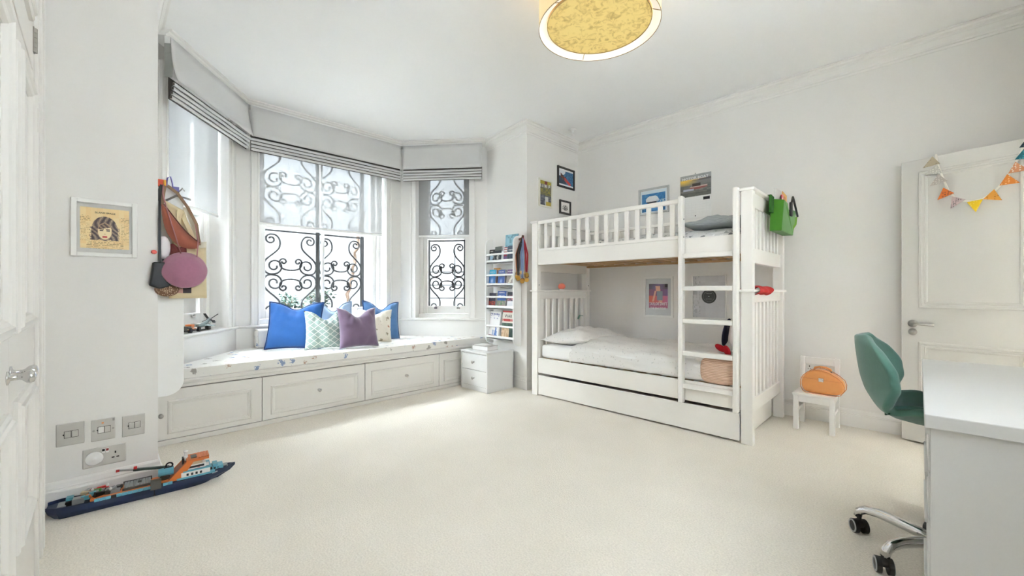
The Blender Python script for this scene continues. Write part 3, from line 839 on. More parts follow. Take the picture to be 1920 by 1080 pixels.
# ------------------------------------------------------------------ bedside drawers
M_ns = pm('white_foil_cabinet', (222, 222, 220), .35, var=.01)
ns = thing('bedside_cabinet', 'small white two drawer bedside cabinet beside the bunk bed', 'cabinet', (-3.49, 3.12, 0))
X0, X1, Y0, Y1, ZT = -3.71, -3.265, 2.922, 3.328, .432
m = MB(); m.box(X0, X0 + .018, Y0, Y1, 0, ZT - .02); m.box(X1 - .018, X1, Y0, Y1, 0, ZT - .02); m.box(X0, X1, Y1 - .012, Y1, 0, ZT - .02); m.box(X0 + .018, X1 - .018, Y0 + .006, Y1, .0, .05)
m.box(X0 + .018, X1 - .018, Y0 + .02, Y1 - .012, .05, ZT - .022)
ob('carcass', m, M_ns, ns, bevel=.002)
ob('top', MB().box(X0 - .003, X1 + .003, Y0 - .004, Y1, ZT - .02, ZT), M_ns, ns, bevel=.003)
for z0, z1 in ((.055, .222), (.228, .400)):
    d = ob('drawer', MB().box(X0 + .020, X1 - .020, Y0 + .004, Y0 + .021, z0, z1), M_ns, ns, bevel=.002)
    Mk = Mx.Translation(((X0 + X1) / 2, Y0 + .004, (z0 + z1) / 2)) @ Mx.Rotation(pi / 2, 4, 'X')
    subpart('knob', MB().lathe([(.010, 0), (.007, .004), (.006, .014), (.013, .020), (.017, .026), (.013, .031), (.003, .033)], 16, Mk), M_nickel, d, smooth=True)
bk = thing('book', 'thick white book with a grey cover lying on the bedside cabinet', 'book', (-3.50, 3.10, ZT), R(6))
m = MB(); m.box(-.115, .115, -.085, .085, .004, .047); ob('pages', m, M_whitepaper, bk, local=True)
m = MB(); m.box(-.12, .12, -.09, .09, 0, .004); m.box(-.12, .12, -.09, .09, .047, .051); m.box(-.12, -.114, -.09, .09, 0, .051)
ob('cover', m, pm('warm_grey_book_cover', (176, 172, 166), .6), bk, local=True, bevel=.001)
m = MB(); m.box(-.10, .05, -.07, .075, .052, .0555); nb = ob('notebook', m, pm('light_grey_card', (214, 212, 208), .7)); nb.location = (-3.50, 3.10, ZT); nb.rotation_euler = (0, 0, R(10))
tag(nb, 'thin pale grey notebook lying on the thick white book', 'notebook')
# ------------------------------------------------------------------ sling bookcases on the two sides of the bay
M_bc = pm('white_bookcase_paint', (242, 242, 240), .35, var=.01)
def side_poly(d, z0, z1, r):
    """side panel outline in (depth, z): front corners rounded"""
    p = [(0, z0)]
    for k in range(7):
        a = -pi / 2 + pi / 2 * k / 6
        p.append((d - r + r * cos(a), z0 + r + r * sin(a)))
    for k in range(7):
        a = pi / 2 * k / 6
        p.append((d - r + r * cos(a), z1 - r + r * sin(a)))
    p.append((0, z1))
    return p
def bookcase(label, x_in, x_far, y_wall_in, y_front, sgn, tiers):
    """x_in: room-side panel, sgn: direction the front faces along y"""
    g = thing('bookcase', label, 'bookcase', ((x_in + x_far) / 2, y_wall_in, .47))
    for x, w in ((x_in - .018, .018), (x_far, .018)):
        yw = y_wall_in
        d = abs(y_front - yw)
        pl = side_poly(d, .475, 1.715, .085)
        m = MB(); n = len(pl)
        vs = [(x, yw + sgn * a, z) for a, z in pl] + [(x + w, yw + sgn * a, z) for a, z in pl]
        fs = [tuple(range(n)), tuple(range(2 * n - 1, n - 1, -1))] + [(i, (i + 1) % n, n + (i + 1) % n, n + i) for i in range(n)]
        m.add(vs, fs)
        if x > -3.3:
            for zz in (1.02, .71): m.tube([(x + w - .001, yw + sgn * d * .75, zz), (x + w + .0012, yw + sgn * d * .75, zz)], .005, 8)
        ob('side_panel', m, M_bc, g, bevel=.002)
    a, b = sorted((y_wall_in + sgn * .004, y_front - sgn * .006))
    for z0, z1, zr in tiers:
        ob('shelf', MB().box(x_far + .018, x_in - .018, a, b, z0, z0 + .016), M_bc, g, bevel=.002)
        f0, f1 = sorted((y_front - sgn * .006, y_front - sgn * .020))
        ob('shelf_lip', MB().box(x_far + .018, x_in - .018, f0, f1, z0, z1), M_bc, g, bevel=.003)
        ob('rail', MB().box(x_far + .018, x_in - .018, f0, f1, zr - .011, zr + .011), M_bc, g, bevel=.004)
        c0, c1 = sorted((y_wall_in + sgn * .003, y_wall_in + sgn * .012))
        ob('back_panel', MB().box(x_far + .018, x_in - .018, c0, c1, z0 + .016, z0 + .12), M_bc, g)
    return g
TI = [(.538, .577, .690), (.885, .928, 1.028), (1.148, 1.187, 1.280), (1.414, 1.457, 1.522)]
YRW = 3.362
bookcase('white wall bookcase full of books on the right side of the bay', -3.18, -3.66, YRW, 3.240, -1, TI)
bookcase('white wall bookcase seen edge on at the left side of the bay', -3.165, -3.64, .2495, .370, 1, TI)

# books: cover art is flat print on a real block
def blocks(words, base, bands, seed, photo=None):
    rnd = random.Random(seed)
    def fn(u, v):
        c = base
        for (a, b, cc) in bands:
            if a <= v < b: c = cc
        if photo:
            x0, x1, y0, y1, p, q = photo
            if x0 < u < x1 and y0 < v < y1:
                k = hsh(int(u * 14), int(v * 18), seed)
                c = mixc(p, q, k)
        return c
    return fn
def scribble(name, n, size, M, mat, parent, part=True, seed=1, maxw=.1):
    """print too small to read: a row of letter sized strokes"""
    rnd = random.Random(seed); m = MB(M); adv = min(size * .72, maxw / n); x = -adv * n / 2; h = size * .72; t = adv * .2
    for k in range(n):
        w = adv * .74
        m.box(x, x + t, -.0003, .0003, -h / 2, h / 2)
        if rnd.random() > .35: m.box(x + w - t, x + w, -.0003, .0003, -h / 2, h / 2 * rnd.choice((1, 0)))
        if rnd.random() > .3: m.box(x, x + w, -.0003, .0003, h / 2 - t, h / 2)
        if rnd.random() > .5: m.box(x, x + w, -.0003, .0003, -t / 2, t / 2)
        x += adv
    o = ob(name, m, mat, None if part else parent)
    if part: o.parent = parent
    return o
def book(label, px0, px1, z0, h, fn, spine, tk=.022, lean=.16, roll=0.0, yf=3.335, word=None, wcol=None, wz=.7, ws=.03, nx=12, ny=16):
    X = lambda p: -3.218 - (963 - p) * .00845
    x0, x1 = X(px0), X(px1); w = x1 - x0
    g = thing('book', label, 'book', (x0, yf, z0), 0, 'books in the right hand bay bookcase')
    # stands on the shelf near the front, top leaning on the wall side
    M = Mx.Translation((x0, yf - .055 - .0, z0)) @ Mx.Rotation(roll, 4, 'Y') @ Mx.Rotation(-lean, 4, 'X')
    ob('page_block', MB(M).box(.002, w - .003, .002, tk - .002, .003, h - .003), M_whitepaper, g)
    m = MB(M); m.box(0, w, 0, .0018, 0, h); m.box(0, w, tk - .0018, tk, 0, h); m.box(-.0005, .0018, 0, tk, 0, h)
    c = ob('cover', m, spine, g)
    p = printed('cover_print', fn, nx, ny, M @ Mx.Translation((0.001, -.0008, .001)), w - .002, h - .002, c, part=True)
    if word:
        for k, (wd, z, sz, cl) in enumerate(word):
            if wd[0] == '#':
                scribble('title', int(wd[1:]), sz, M @ Mx.Translation((w / 2, -.0016, h * z)), cl, c, seed=len(label) + k, maxw=w * .86); continue
            lettering('title', wd, sz, M @ Mx.Translation((w / 2, -.0016, h * z)), cl, c, part=True)
    return g
K_w = pm('white_ink', (244, 244, 244), .5); K_k = pm('black_ink', (24, 24, 26), .5); K_r = pm('red_ink', (206, 50, 48), .5); K_y = pm('yellow_ink', (238, 214, 70), .5); K_b = pm('blue_ink', (52, 70, 150), .5)
M_sp_d = pm('dark_spine', (42, 46, 52), .5); M_sp_b = pm('blue_spine', (52, 88, 150), .5); M_sp_p = pm('purple_spine', (92, 70, 112), .5); M_sp_w = pm('white_spine', (230, 230, 228), .5); M_sp_o = pm('orange_spine', (196, 138, 62), .5); M_sp_t = pm('teal_spine', (96, 142, 158), .5)
z4 = 1.430; z3 = 1.164; z2 = .901; z1 = .554
def fig(base, a, b, cx=.5, cy=.35, r=.3, top=None):
    def fn(u, v):
        d = hypot((u - cx) / 1.0, (v - cy) * 1.3)
        c = mixc(a, base, sstep(r * .5, r, d)) if d < r else base
        if d < r and hsh(int(u * 10), int(v * 14)) > .6: c = mixc(c, b, .6)
        if top and v > .78: c = top
        return c
    return fn
# top tier
book('large teal blue folder standing tallest behind the top tier of books', 938.5, 962.6, z4, .318, fig((122, 170, 186), (150, 196, 210), (96, 140, 160), .4, .8, .5), M_sp_t, .012, .05, yf=3.395)
book('black comic book with a pale robot figure, leftmost on the top tier', 912.5, 924, z4, .158, fig((40, 42, 46), (150, 186, 214), (220, 230, 238), .5, .4, .42), M_sp_d, .018, .14, word=[('#4', .86, .016, K_w)])
book('dark book with grey lettering, second from the left on the top tier', 924.8, 938.2, z4, .186, fig((46, 52, 58), (206, 206, 200), (20, 22, 24), .5, .32, .26, (92, 98, 92)), M_sp_d, .018, .10)
book('narrow white box file spine standing upright in the top tier', 939, 942.6, z4, .128, lambda u, v: (232, 234, 236), M_sp_w, .03, .05)
book('purple and red striped book beside the white spine on the top tier', 943.2, 949.2, z4, .17, lambda u, v: (112, 84, 134) if v < .4 else ((170, 60, 78) if hsh(int(v * 14), 2) > .5 else (228, 220, 214)), M_sp_p, .02, .1)
book('slate blue book with a white word, rightmost on the top tier', 949.8, 961.5, z4, .178, fig((70, 84, 104), (84, 98, 120), (60, 74, 92), .5, .3, .3), M_sp_d, .02, .1, word=[('#4', .74, .022, K_w)])
# second tier
book('turquoise paperback with a pale hand, leftmost on the second tier', 913, 926, z3, .186, lambda u, v: (52, 176, 206) if v > .55 else mixc((70, 130, 196), (206, 220, 240), max(0, 1 - hypot(u - .5, (v - .28) * 1.3) * 3.4)), M_sp_b, .02, .12, word=[('#6', .84, .020, K_w), ('#5', .70, .016, K_w)])
book('ochre book standing behind the turquoise paperback', 917, 930, z3, .205, lambda u, v: (204, 150, 74), M_sp_o, .014, .05, yf=3.382)
book('blue fantasy paperback with a glowing figure, middle of the second tier', 931, 944.5, z3, .18, lambda u, v: (86, 112, 176) if v > .74 else ((176, 176, 170) if v > .58 else mixc((64, 100, 176), (190, 214, 240), max(0, 1 - hypot(u - .5, (v - .25) * 1.3) * 3.6))), M_sp_b, .02, .12, word=[('#6', .86, .018, K_w)])
book('purple paperback with a white feather, right end of the second tier', 948.5, 961.6, z3, .178, lambda u, v: (120, 88, 140) if v > .6 else ((236, 230, 218) if abs((u - .5) - (v - .25)) < .17 else (176, 166, 158)), M_sp_p, .02, .12, word=[('#5', .86, .022, K_w)])
# third tier
book('dark adventure paperback with a red scene, leftmost on the third tier', 911.8, 926, z2, .172, lambda u, v: (58, 56, 78) if v > .42 else mixc((190, 70, 54), (70, 40, 44), hsh(int(u * 8), int(v * 14))), M_sp_d, .02, .12, word=[('BEAR', .72, .036, K_w)])
book('blue adventure paperback with a green jungle scene, middle of the third tier', 929.5, 946.5, z2, .196, lambda u, v: (58, 96, 170) if v > .45 else mixc((96, 132, 92), (186, 140, 150), hsh(int(u * 9), int(v * 14))), M_sp_b, .022, .12, word=[('BEAR', .66, .044, K_w), ('#7', .90, .020, K_w)])
book('black and white book with a pale lower half, right end of the third tier', 949.5, 961.6, z2, .186, lambda u, v: (44, 52, 60) if v > .84 else (mixc((70, 76, 90), (206, 130, 140), hsh(int(u * 7), int(v * 12))) if v > .45 else (226, 228, 232)), M_sp_d, .02, .12)
# bottom tier
def paris(u, v):
    c = (238, 237, 235)
    if .70 < v < .94 and hsh(int(u * 16), int(v * 22)) > .55 and .1 < u < .9 and int(v * 22) % 2 == 0: c = (150, 150, 190)
    if v < .10: c = (84, 66, 90) if hsh(int(u * 16), 3) > .4 else (150, 90, 96)
    if .10 < v < .42 and abs(u - .68) < .04 + .10 * (.42 - v) / .32: c = (96, 128, 186)
    if .10 < v < .30 and abs(u - .42) < .10: c = (176, 186, 206)
    return c
book('tall white travel book with a blue tower picture, left on the bottom tier', 912, 933, z1, .305, paris, M_sp_w, .016, .10, .05, nx=24, ny=34, word=[('#9', .90, .026, K_b)])
def wars(u, v):
    c = (230, 224, 212)
    if v > .95: c = (196, 60, 58)
    if .62 < v < .70: c = (206, 86, 84) if hsh(int(u * 18), 1) > .25 else c
    if v < .55: c = mixc((84, 110, 92), (44, 62, 58), hsh(int(u * 6), int(v * 9)))
    if v < .42 and u < .62 and hypot(u - .3, v - .2) < .34: c = mixc((216, 190, 158), (180, 146, 112), hsh(int(u * 12), int(v * 14), 5))
    return c
book('green and cream history magazine with red lettering, right on the bottom tier', 938.5, 961.6, z1, .318, wars, M_sp_d, .014, .10, nx=24, ny=34, word=[('WAR', .80, .052, K_k), ('#8', .665, .030, K_r)])

# ------------------------------------------------------------------ medals on a peg at the bookcase corner
M_gold = pm('gold_medal', (190, 150, 76), .35, .9, var=.15, scale=50); M_bronze = pm('bronze_medal', (140, 104, 66), .4, .9, var=.15, scale=50)
pg = tag(ob('coat_peg', MB().tube([(-3.166, 3.315, 1.672), (-3.12, 3.315, 1.685), (-3.108, 3.315, 1.712)], [.012, .011, .013], 8), pm('dark_wood_peg', (92, 56, 40), .5), smooth=True), 'dark wooden peg on the bookcase side holding the medals', 'peg')
rib = [((214, 122, 58), 'orange', -.060, 1.255, M_gold), ((150, 84, 42), 'brown orange', -.044, 1.290, M_bronze), ((38, 36, 38), 'black', -.024, 1.235, M_gold), ((196, 196, 200), 'pale grey', -.004, 1.215, M_bronze),
       ((54, 70, 110), 'navy blue', .008, 1.300, M_gold), ((120, 140, 176), 'steel blue', .020, 1.205, M_gold), ((192, 44, 56), 'crimson', .042, 1.220, M_gold), ((232, 222, 222), 'white and pink', .056, 1.262, M_bronze), ((160, 34, 46), 'dark red', .068, 1.275, M_gold)]
rib = [(c, nm, .711 * q - .6 * .012 * (k % 3), .703 * q - .012 * (k % 3), zb, mm) for k, (c, nm, q, zb, mm) in enumerate(rib)]
for k, (c, nm, dx, dy, zb, mm) in enumerate(rib):
    g = thing('medal', 'medal on a %s ribbon hanging from the bookcase peg' % nm, 'medal', (-3.14 + dx, 3.315 + dy, zb), 0, 'medals hanging beside the bookcase')
    mt = pm('ribbon_' + nm.replace(' ', '_'), c, .7, var=.12, scale=40)
    x = -3.112 + dx; yc = 3.315
    m = MB()
    for sg, of in ((1, -.010), (-1, .010)):
        xo, yo = .711 * of, .703 * of; x0 = -3.112
        pts = [(x0, yc + sg * .004, 1.694), (x0 + dx * .45 + xo * .6, yc + dy * .45 + yo * .6, 1.62), (x + xo * 1.1, yc + dy * 1.05 + yo * 1.1, 1.50), (x + xo * .8, yc + dy + yo * .8, zb + .12), (x, yc + dy, zb + .03)]
        for a, b in zip(pts[:-1], pts[1:]): m.bar(a, b, .017, .0016, (.703, -.711, 0))
    ob('ribbon', m, mt, g)
    m = MB(); m.lathe([(.001, -.002), (.024, -.002), (.026, 0), (.024, .002), (.001, .002)], 18, Mx.Translation((x, yc + dy, zb)) @ Mx.Rotation(-.78 + .25 * sin(k * 2.1), 4, 'Z') @ Mx.Rotation(pi / 2, 4, 'Y'))
    m.tube([(x, yc + dy, zb + .022), (x, yc + dy, zb + .036)], .003, 6)
    ob('disc', m, mm, g, smooth=False)
# ------------------------------------------------------------------ bunk bed
YF, YBK = 3.255, 4.225
bb = thing('bunk_bed', 'white slatted wooden bunk bed with a ladder at its front', 'bed', (-1.88, 3.74, 0))
XL, XR = -2.925, -.832
PW, PD = .076, .06
for x0, y0 in ((XL, YF), (XL, YBK - PD), (XR - PW, YF), (XR - PW, YBK - PD)):
    ob('post', MB().box(x0, x0 + PW, y0, y0 + PD, 0, 1.815), M_bed, bb, bevel=.004)
for x0 in (XL, XR - PW):
    xa, xb = x0 + .018, x0 + PW - .018
    ya, yb = YF + PD, YBK - PD
    ob('top_cap', MB().box(x0 - .012, x0 + PW + .012, YF - .014, YBK + .012, 1.812, 1.834), M_bed, bb, bevel=.005)
    ob('middle_cap', MB().box(x0 - .014, x0 + PW + .014, YF - .020, YBK + .014, 1.088, 1.108), M_bed, bb, bevel=.006)
    ob('end_rail', MB().box(xa, xb, ya, yb, 1.705, 1.812), M_bed, bb, bevel=.003)
    ob('end_rail', MB().box(xa, xb, ya, yb, 1.300, 1.410), M_bed, bb, bevel=.003)
    ob('end_rail', MB().box(xa, xb, ya, yb, 1.012, 1.088), M_bed, bb, bevel=.003)
    ob('end_rail', MB().box(xa, xb, ya, yb, .215, .315), M_bed, bb, bevel=.003)
    n = 8; pitch = (yb - ya) / (n + .0)
    for k in range(n):
        yc = ya + pitch * (k + .5)
        ob('end_slat', MB().box(xa + .010, xb - .010, yc - .026, yc + .026, 1.405, 1.71), M_bed, bb, bevel=.002)
        ob('end_slat', MB().box(xa + .010, xb - .010, yc - .026, yc + .026, .312, 1.016), M_bed, bb, bevel=.002)
# upper bunk: aprons, guard rails
for y0 in (YF + .012, YBK - .042):
    ob('side_board', MB().box(XL + PW, XR - PW, y0, y0 + .03, 1.370, 1.512), M_bed, bb, bevel=.004)
gl = -1.330
for (y0, x1) in ((YF + .006, gl), (YBK - .036, XR - PW)):
    ob('guard_top_rail', MB().box(XL + PW + .008, x1, y0, y0 + .032, 1.796, 1.832) if y0 < 4 else MB().box(XL + PW, x1, y0, y0 + .03, 1.775, 1.808), M_bed, bb, bevel=.005)
    ob('guard_bottom_rail', MB().box(XL + PW + .008, x1, y0, y0 + .03, 1.512, 1.540), M_bed, bb, bevel=.004)
    ob('guard_stile', MB().box(XL + PW + .008, XL + PW + .026, y0, y0 + .03, 1.54, 1.796), M_bed, bb, bevel=.003)
    cnt = 14 if y0 < 4 else 19
    for k in range(cnt):
        xc = -2.745 + k * .1024
        ob('baluster', MB().box(xc - .019, xc + .019, y0 + .006, y0 + .024, 1.536, 1.80 if y0 < 4 else 1.778), M_bed, bb, bevel=.002)
# upper bunk slats with their ledges and the screws of the cleats
for y0 in (YF + .042, YBK - .066):
    ob('slat_ledge', MB().box(XL + PW, XR - PW, y0, y0 + .024, 1.372, 1.392), M_pine, bb, bevel=.002)
for k in range(15):
    xc = XL + PW + .06 + k * .1335
    ob('bed_slat', MB().box(xc - .034, xc + .034, YF + .045, YBK - .045, 1.392, 1.407), M_pine, bb, bevel=.002)
for k in range(15):
    xc = XL + PW + .06 + k * .1335
    ob('lower_slat', MB().box(xc - .034, xc + .034, YF + .045, YBK - .045, .375, .39), M_pine, bb, bevel=.002)
# lower bunk
for y0 in (YF + .012, YBK - .042):
    ob('side_board', MB().box(XL + PW, XR - PW, y0, y0 + .03, .236, .392), M_bed, bb, bevel=.004)
# ladder
ld = ob('ladder_rail', MB().box(-1.343, -1.308, YF - .052, YF + .010, .222, 1.842), M_bed, bb, bevel=.010, seg=3)
ld = ob('ladder_rail', MB().box(-.949, -.914, YF - .052, YF + .010, .222, 1.842), M_bed, bb, bevel=.010, seg=3)
for k in range(5):
    zc = .360 + k * .2525
    ob('rung', MB().box(-1.308, -.949, YF - .046, YF + .008, zc - .018, zc + .018), M_bed, bb, bevel=.005)
m = MB()
for z in (1.66, 1.52): m.tube([(-1.3085, YF - .02, z), (-1.3065, YF - .02, z)], .006, 8)
for z in (1.77, 1.57): m.tube([(XL + PW - .001, YF + .03, z), (XL + PW + .002, YF + .03, z)], .006, 8)
for y in (YF + .03, YBK - .03): m.tube([(XL + PW - .001, y, 1.16), (XL + PW + .002, y, 1.16)], .006, 8)
ob('screw_caps', m, M_black, bb)

tr = thing('underbed_drawer', 'long white trundle drawer under the lower bunk', 'drawer', (-1.88, 3.7, 0))
tx0, tx1 = XL + PW + .012, XR - PW - .010
ob('front', MB().box(tx0, tx1, YF + .004, YF + .024, .014, .214), M_bed, tr, bevel=.004)
m = MB(); m.box(tx0 + .02, tx1 + .0, 4.10, 4.118, .02, .19); m.box(tx0 + .02, tx1 - .02, YF + .024, 4.10, .03, .045)
m.box(tx0 + .02, tx0 + .038, YF + .024, 4.10, .02, .19)
ob('box', m, M_bed, tr)
ob('end_panel', MB().box(tx1 - .004, tx1 + .012, YF + .07, 4.118, .016, .196), M_bed, tr, bevel=.003)
m = MB()
for x in (tx0 + .25, tx1 - .25):
    for y in (3.45, 3.98): m.tube([(x - .012, y, .019), (x + .012, y, .019)], .019, 14)
ob('castors', m, M_black, tr)

# bedding
def mattress(name, label, z0, z1, mat):
    o = ob(name, MB().box(XL + PW + .012, XR - PW - .012, YF + .048, YBK - .048, z0, z1), mat, None, bevel=.03, seg=4)
    for p in o.data.polygons: p.use_smooth = True
    return tag(o, label, 'mattress')
M_sheet = pm('white_sheet', (240, 239, 236), .9, var=.02, scale=8, bump=.25, bscale=18, sheen=.1, dist=.012)
mattress('mattress', 'white sheeted mattress of the lower bunk', .3915, .53, M_sheet)
mattress('mattress', 'grey and white printed mattress of the upper bunk behind the balusters', 1.4085, 1.535, M_greysprig)
def cloth_top(name, label, x0, x1, y0, y1, zt, mat, seed, drop, amp=.012, cat='duvet', crown=.03, dropb=.02, thick=.012):
    """a duvet: crowned wrinkled top, front edge falling to `drop`"""
    rnd = random.Random(seed); A = [rnd.uniform(0, 6) for _ in range(14)]
    def fn(u, v):
        x = x0 + (x1 - x0) * u
        t = v * 1.25
        if t < .25:
            f = t / .25; y = y0 - .004 * sin(pi * f); z = drop + (zt - .03 - drop) * f
            y += .014 * (1 - f) * sin(9 * u * 3 + A[0]) * .5 + .030 * sstep(.3, 1, f)
        else:
            f = (t - .25); y = y0 + .030 + (y1 - y0 - .03) * f
            z = zt - .03 * (1 - sstep(0, .16, f)) + crown * sin(pi * min(1, f)) - (zt - drop - dropb) * 0
            z -= .035 * sstep(.9, 1, f)
        w = amp * (.5 * sin(14 * u + 5 * v + A[1]) + .4 * sin(23 * u - 9 * v + A[2]) + .3 * sin(31 * v + 8 * u + A[3]) + .35 * sin(46 * u + 17 * v + A[4]) * sin(5 * v + A[5]))
        e = min(1, min(u, 1 - u) / .03)
        z += w * (1 if t > .25 else t / .25) - .02 * (1 - e) ** 2
        return (x, y, z)
    m = MB(); m.grid(fn, 90, 44)
    o = ob(name, m, mat, None, smooth=True, solid=thick)
    return tag(o, label, cat)
cloth_top('duvet', 'white sprig printed duvet on the lower bunk', -2.46, -1.12, YF + .038, YBK - .055, .578, M_bedding, 3, .405, .013, crown=.035)
cloth_top('duvet', 'grey sprig printed duvet on the upper bunk behind the balusters', -2.50, -1.0, YF + .060, YBK - .06, 1.575, M_greysprig, 5, 1.43, .012, crown=.03)
def bed_pillow(label, loc, rz, W, H, T, mat, tilt, seed, curl=.5):
    g = thing('pillow', label, 'pillow', loc, rz)
    rnd = random.Random(seed); A = [rnd.uniform(0, 6) for _ in range(8)]
    Mt = Mx.Rotation(tilt, 4, 'Y')
    def pt(u, v, sd):
        x, y = 2 * u - 1, 2 * v - 1
        d = max(0, (1 - abs(x) ** 2.4) * (1 - abs(y) ** 2.8)) ** .6
        X = W / 2 * x * (1 - .06 * (1 - y * y)); Y = H / 2 * y * (1 - .07 * (1 - x * x))
        th = T * d * (.74 if sd > 0 else .26)
        w = .010 * d * (sin(6 * x + 4 * y + A[0]) + .7 * sin(11 * y - 3 * x + A[1]) + .5 * sin(17 * x + A[2]))
        return (X, Y, T * .26 + sd * th + (w if sd > 0 else 0) + .02 * (abs(x * y)) ** 2)
    m = MB(Mt); N = 24
    m.grid(lambda u, v: pt(u, v, 1), N, N); m.grid(lambda u, v: pt(u, v, -1), N, N)
    o = ob('pillowcase', m, mat, g, smooth=True, local=True, recalc=False)
    bm = bmesh.new(); bm.from_mesh(o.data); bmesh.ops.remove_doubles(bm, verts=bm.verts, dist=.0012); bmesh.ops.recalc_face_normals(bm, faces=bm.faces); bm.to_mesh(o.data); bm.free()
    for p in o.data.polygons: p.use_smooth = True
    return g
bed_pillow('white sprig printed pillow at the head of the lower bunk', (-2.575, 3.70, .532), 0, .54, .78, .17, M_bedding, -.06, 3)
def ticking():
    m, nt, b = base_mat('grey_ticking_cloth')
    tc = nd(nt, 'ShaderNodeTexCoord'); wv = nd(nt, 'ShaderNodeTexWave'); wv.inputs['Scale'].default_value = 42; wv.bands_direction = 'Y'
    nt.links.new(tc.outputs['Object'], wv.inputs['Vector'])
    mc = nd(nt, 'ShaderNodeMixRGB'); mc.inputs[1].default_value = rgb(128, 134, 136); mc.inputs[2].default_value = rgb(182, 188, 188)
    nt.links.new(wv.outputs['Fac'], mc.inputs[0]); nt.links.new(mc.outputs[0], b.inputs['Base Color']); b.inputs['Roughness'].default_value = .9
    return m
bed_pillow('grey ticking striped pillow at the ladder end of the upper bunk', (-1.150, 3.72, 1.590), 0, .48, .76, .125, ticking(), 0, 6)
def ribbed():
    m, nt, b = base_mat('peach_ribbed_knit')
    tc = nd(nt, 'ShaderNodeTexCoord'); wv = nd(nt, 'ShaderNodeTexWave'); wv.inputs['Scale'].default_value = 26; wv.bands_direction = 'Z'; wv.inputs['Distortion'].default_value = 1.0
    nt.links.new(tc.outputs['Object'], wv.inputs['Vector'])
    mc = nd(nt, 'ShaderNodeMixRGB'); mc.inputs[1].default_value = rgb(208, 170, 144); mc.inputs[2].default_value = rgb(238, 206, 184)
    nt.links.new(wv.outputs['Fac'], mc.inputs[0]); nt.links.new(mc.outputs[0], b.inputs['Base Color']); b.inputs['Roughness'].default_value = .95
    bp = nd(nt, 'ShaderNodeBump'); bp.inputs['Strength'].default_value = .6; bp.inputs['Distance'].default_value = .006
    nt.links.new(wv.outputs['Fac'], bp.inputs['Height']); nt.links.new(bp.outputs[0], b.inputs['Normal'])
    return m
# peach knitted cushion leaning at the foot of the lower bunk, on its edge
m = MB()
def kc(u, v):
    a = 2 * pi * u; b = pi * (v - .5)
    ca, sa, cb2, sb = cos(a), sin(a), cos(b), sin(b)
    f = lambda q, p: (abs(q) ** p) * (1 if q >= 0 else -1)
    return (-1.075 + .130 * f(ca, .55) * f(cb2, .45), 3.312 + .056 * f(sa, .8) * f(cb2, .55), .492 + .098 * f(sb, .6) + .0)
m.grid(kc, 40, 20, wrapu=True)
kn = tag(ob('cushion', m, ribbed(), smooth=True), 'peach ribbed knitted cushion at the foot of the lower bunk behind the ladder', 'cushion')
M_navy = pm('navy_felt', (36, 38, 66), .9, var=.1, scale=30, bump=.2); M_redfelt = pm('red_felt', (196, 26, 42), .9, var=.1, scale=30, bump=.2)
st = thing('soft_toy', 'navy and white soft toy bird with red feet leaning above the peach cushion', 'soft toy', (-.99, 3.58, .60))
m = MB(); m.ball((0, 0, 0), .105, .075, .15, 18, 12, Mx.Translation((-1.0, 3.60, .775)) @ Mx.Rotation(.18, 4, 'Y')); ob('body', m, M_plush, st, smooth=True)
m = MB(); m.ball((0, 0, 0), .026, .055, .115, 14, 12, Mx.Translation((-1.10, 3.57, .765)) @ Mx.Rotation(.20, 4, 'Y')); ob('wing', m, M_navy, st, smooth=True)
m = MB(); m.ball((0, 0, 0), .06, .055, .055, 14, 10, Mx.Translation((-.975, 3.60, .915))); ob('head', m, M_plush, st, smooth=True)
m = MB(); m.ball((0, 0, 0), .046, .026, .024, 12, 8, Mx.Translation((-1.13, 3.52, .640)) @ Mx.Rotation(.5, 4, 'Y')); m.ball((0, 0, 0), .025, .022, .045, 12, 8, Mx.Translation((-1.075, 3.50, .625)) @ Mx.Rotation(-.4, 4, 'Y')); ob('foot', m, M_redfelt, st, smooth=True)

m = MB()
def rr(u, v):
    a = 2 * pi * u; y = 3.335 + .40 * v
    r = .036 + .004 * sin(5 * v * pi) + .004 * sin(3 * a + 6 * v)
    return (XR - .038 + (r + .030) * cos(a), y, 1.100 + r * .90 * sin(a))
m.grid(rr, 22, 14, wrapu=True)
tag(ob('scarf', m, pm('red_fleece', (196, 48, 46), .95, var=.04, scale=10), smooth=True), 'red fleece scarf wrapped round the rail at the foot of the bunk bed', 'scarf')
nl = thing('night_light', 'small round salmon night light on the bunk headboard', 'lamp', (-2.885, 3.72, 1.108))
m = MB(); m.ball((-2.885, 3.72, 1.148), .042, .042, .036, 18, 12); ob('globe', m, pm('salmon_silicone', (244, 132, 108), .45, var=.03), nl, smooth=True)
ob('base', MB().lathe([(.024, 0), (.026, .004), (.022, .012)], 18, Mx.Translation((-2.885, 3.72, 1.1082))), M_white, nl, smooth=True)
cp = thing('clip_light', 'tiny green clip hooked on a headboard slat of the lower bunk', 'clip', (-2.85, 4.02, .80))
m = MB(); m.bar((-2.862, 4.0, .765), (-2.85, 4.02, .81), .016, .012, (1, 0, 0)); m.bar((-2.85, 4.02, .81), (-2.84, 4.075, .80), .006, .005, (1, 0, 0)); ob('jaw', m, pm('teal_green_plastic', (70, 120, 100), .4), cp, bevel=.002)

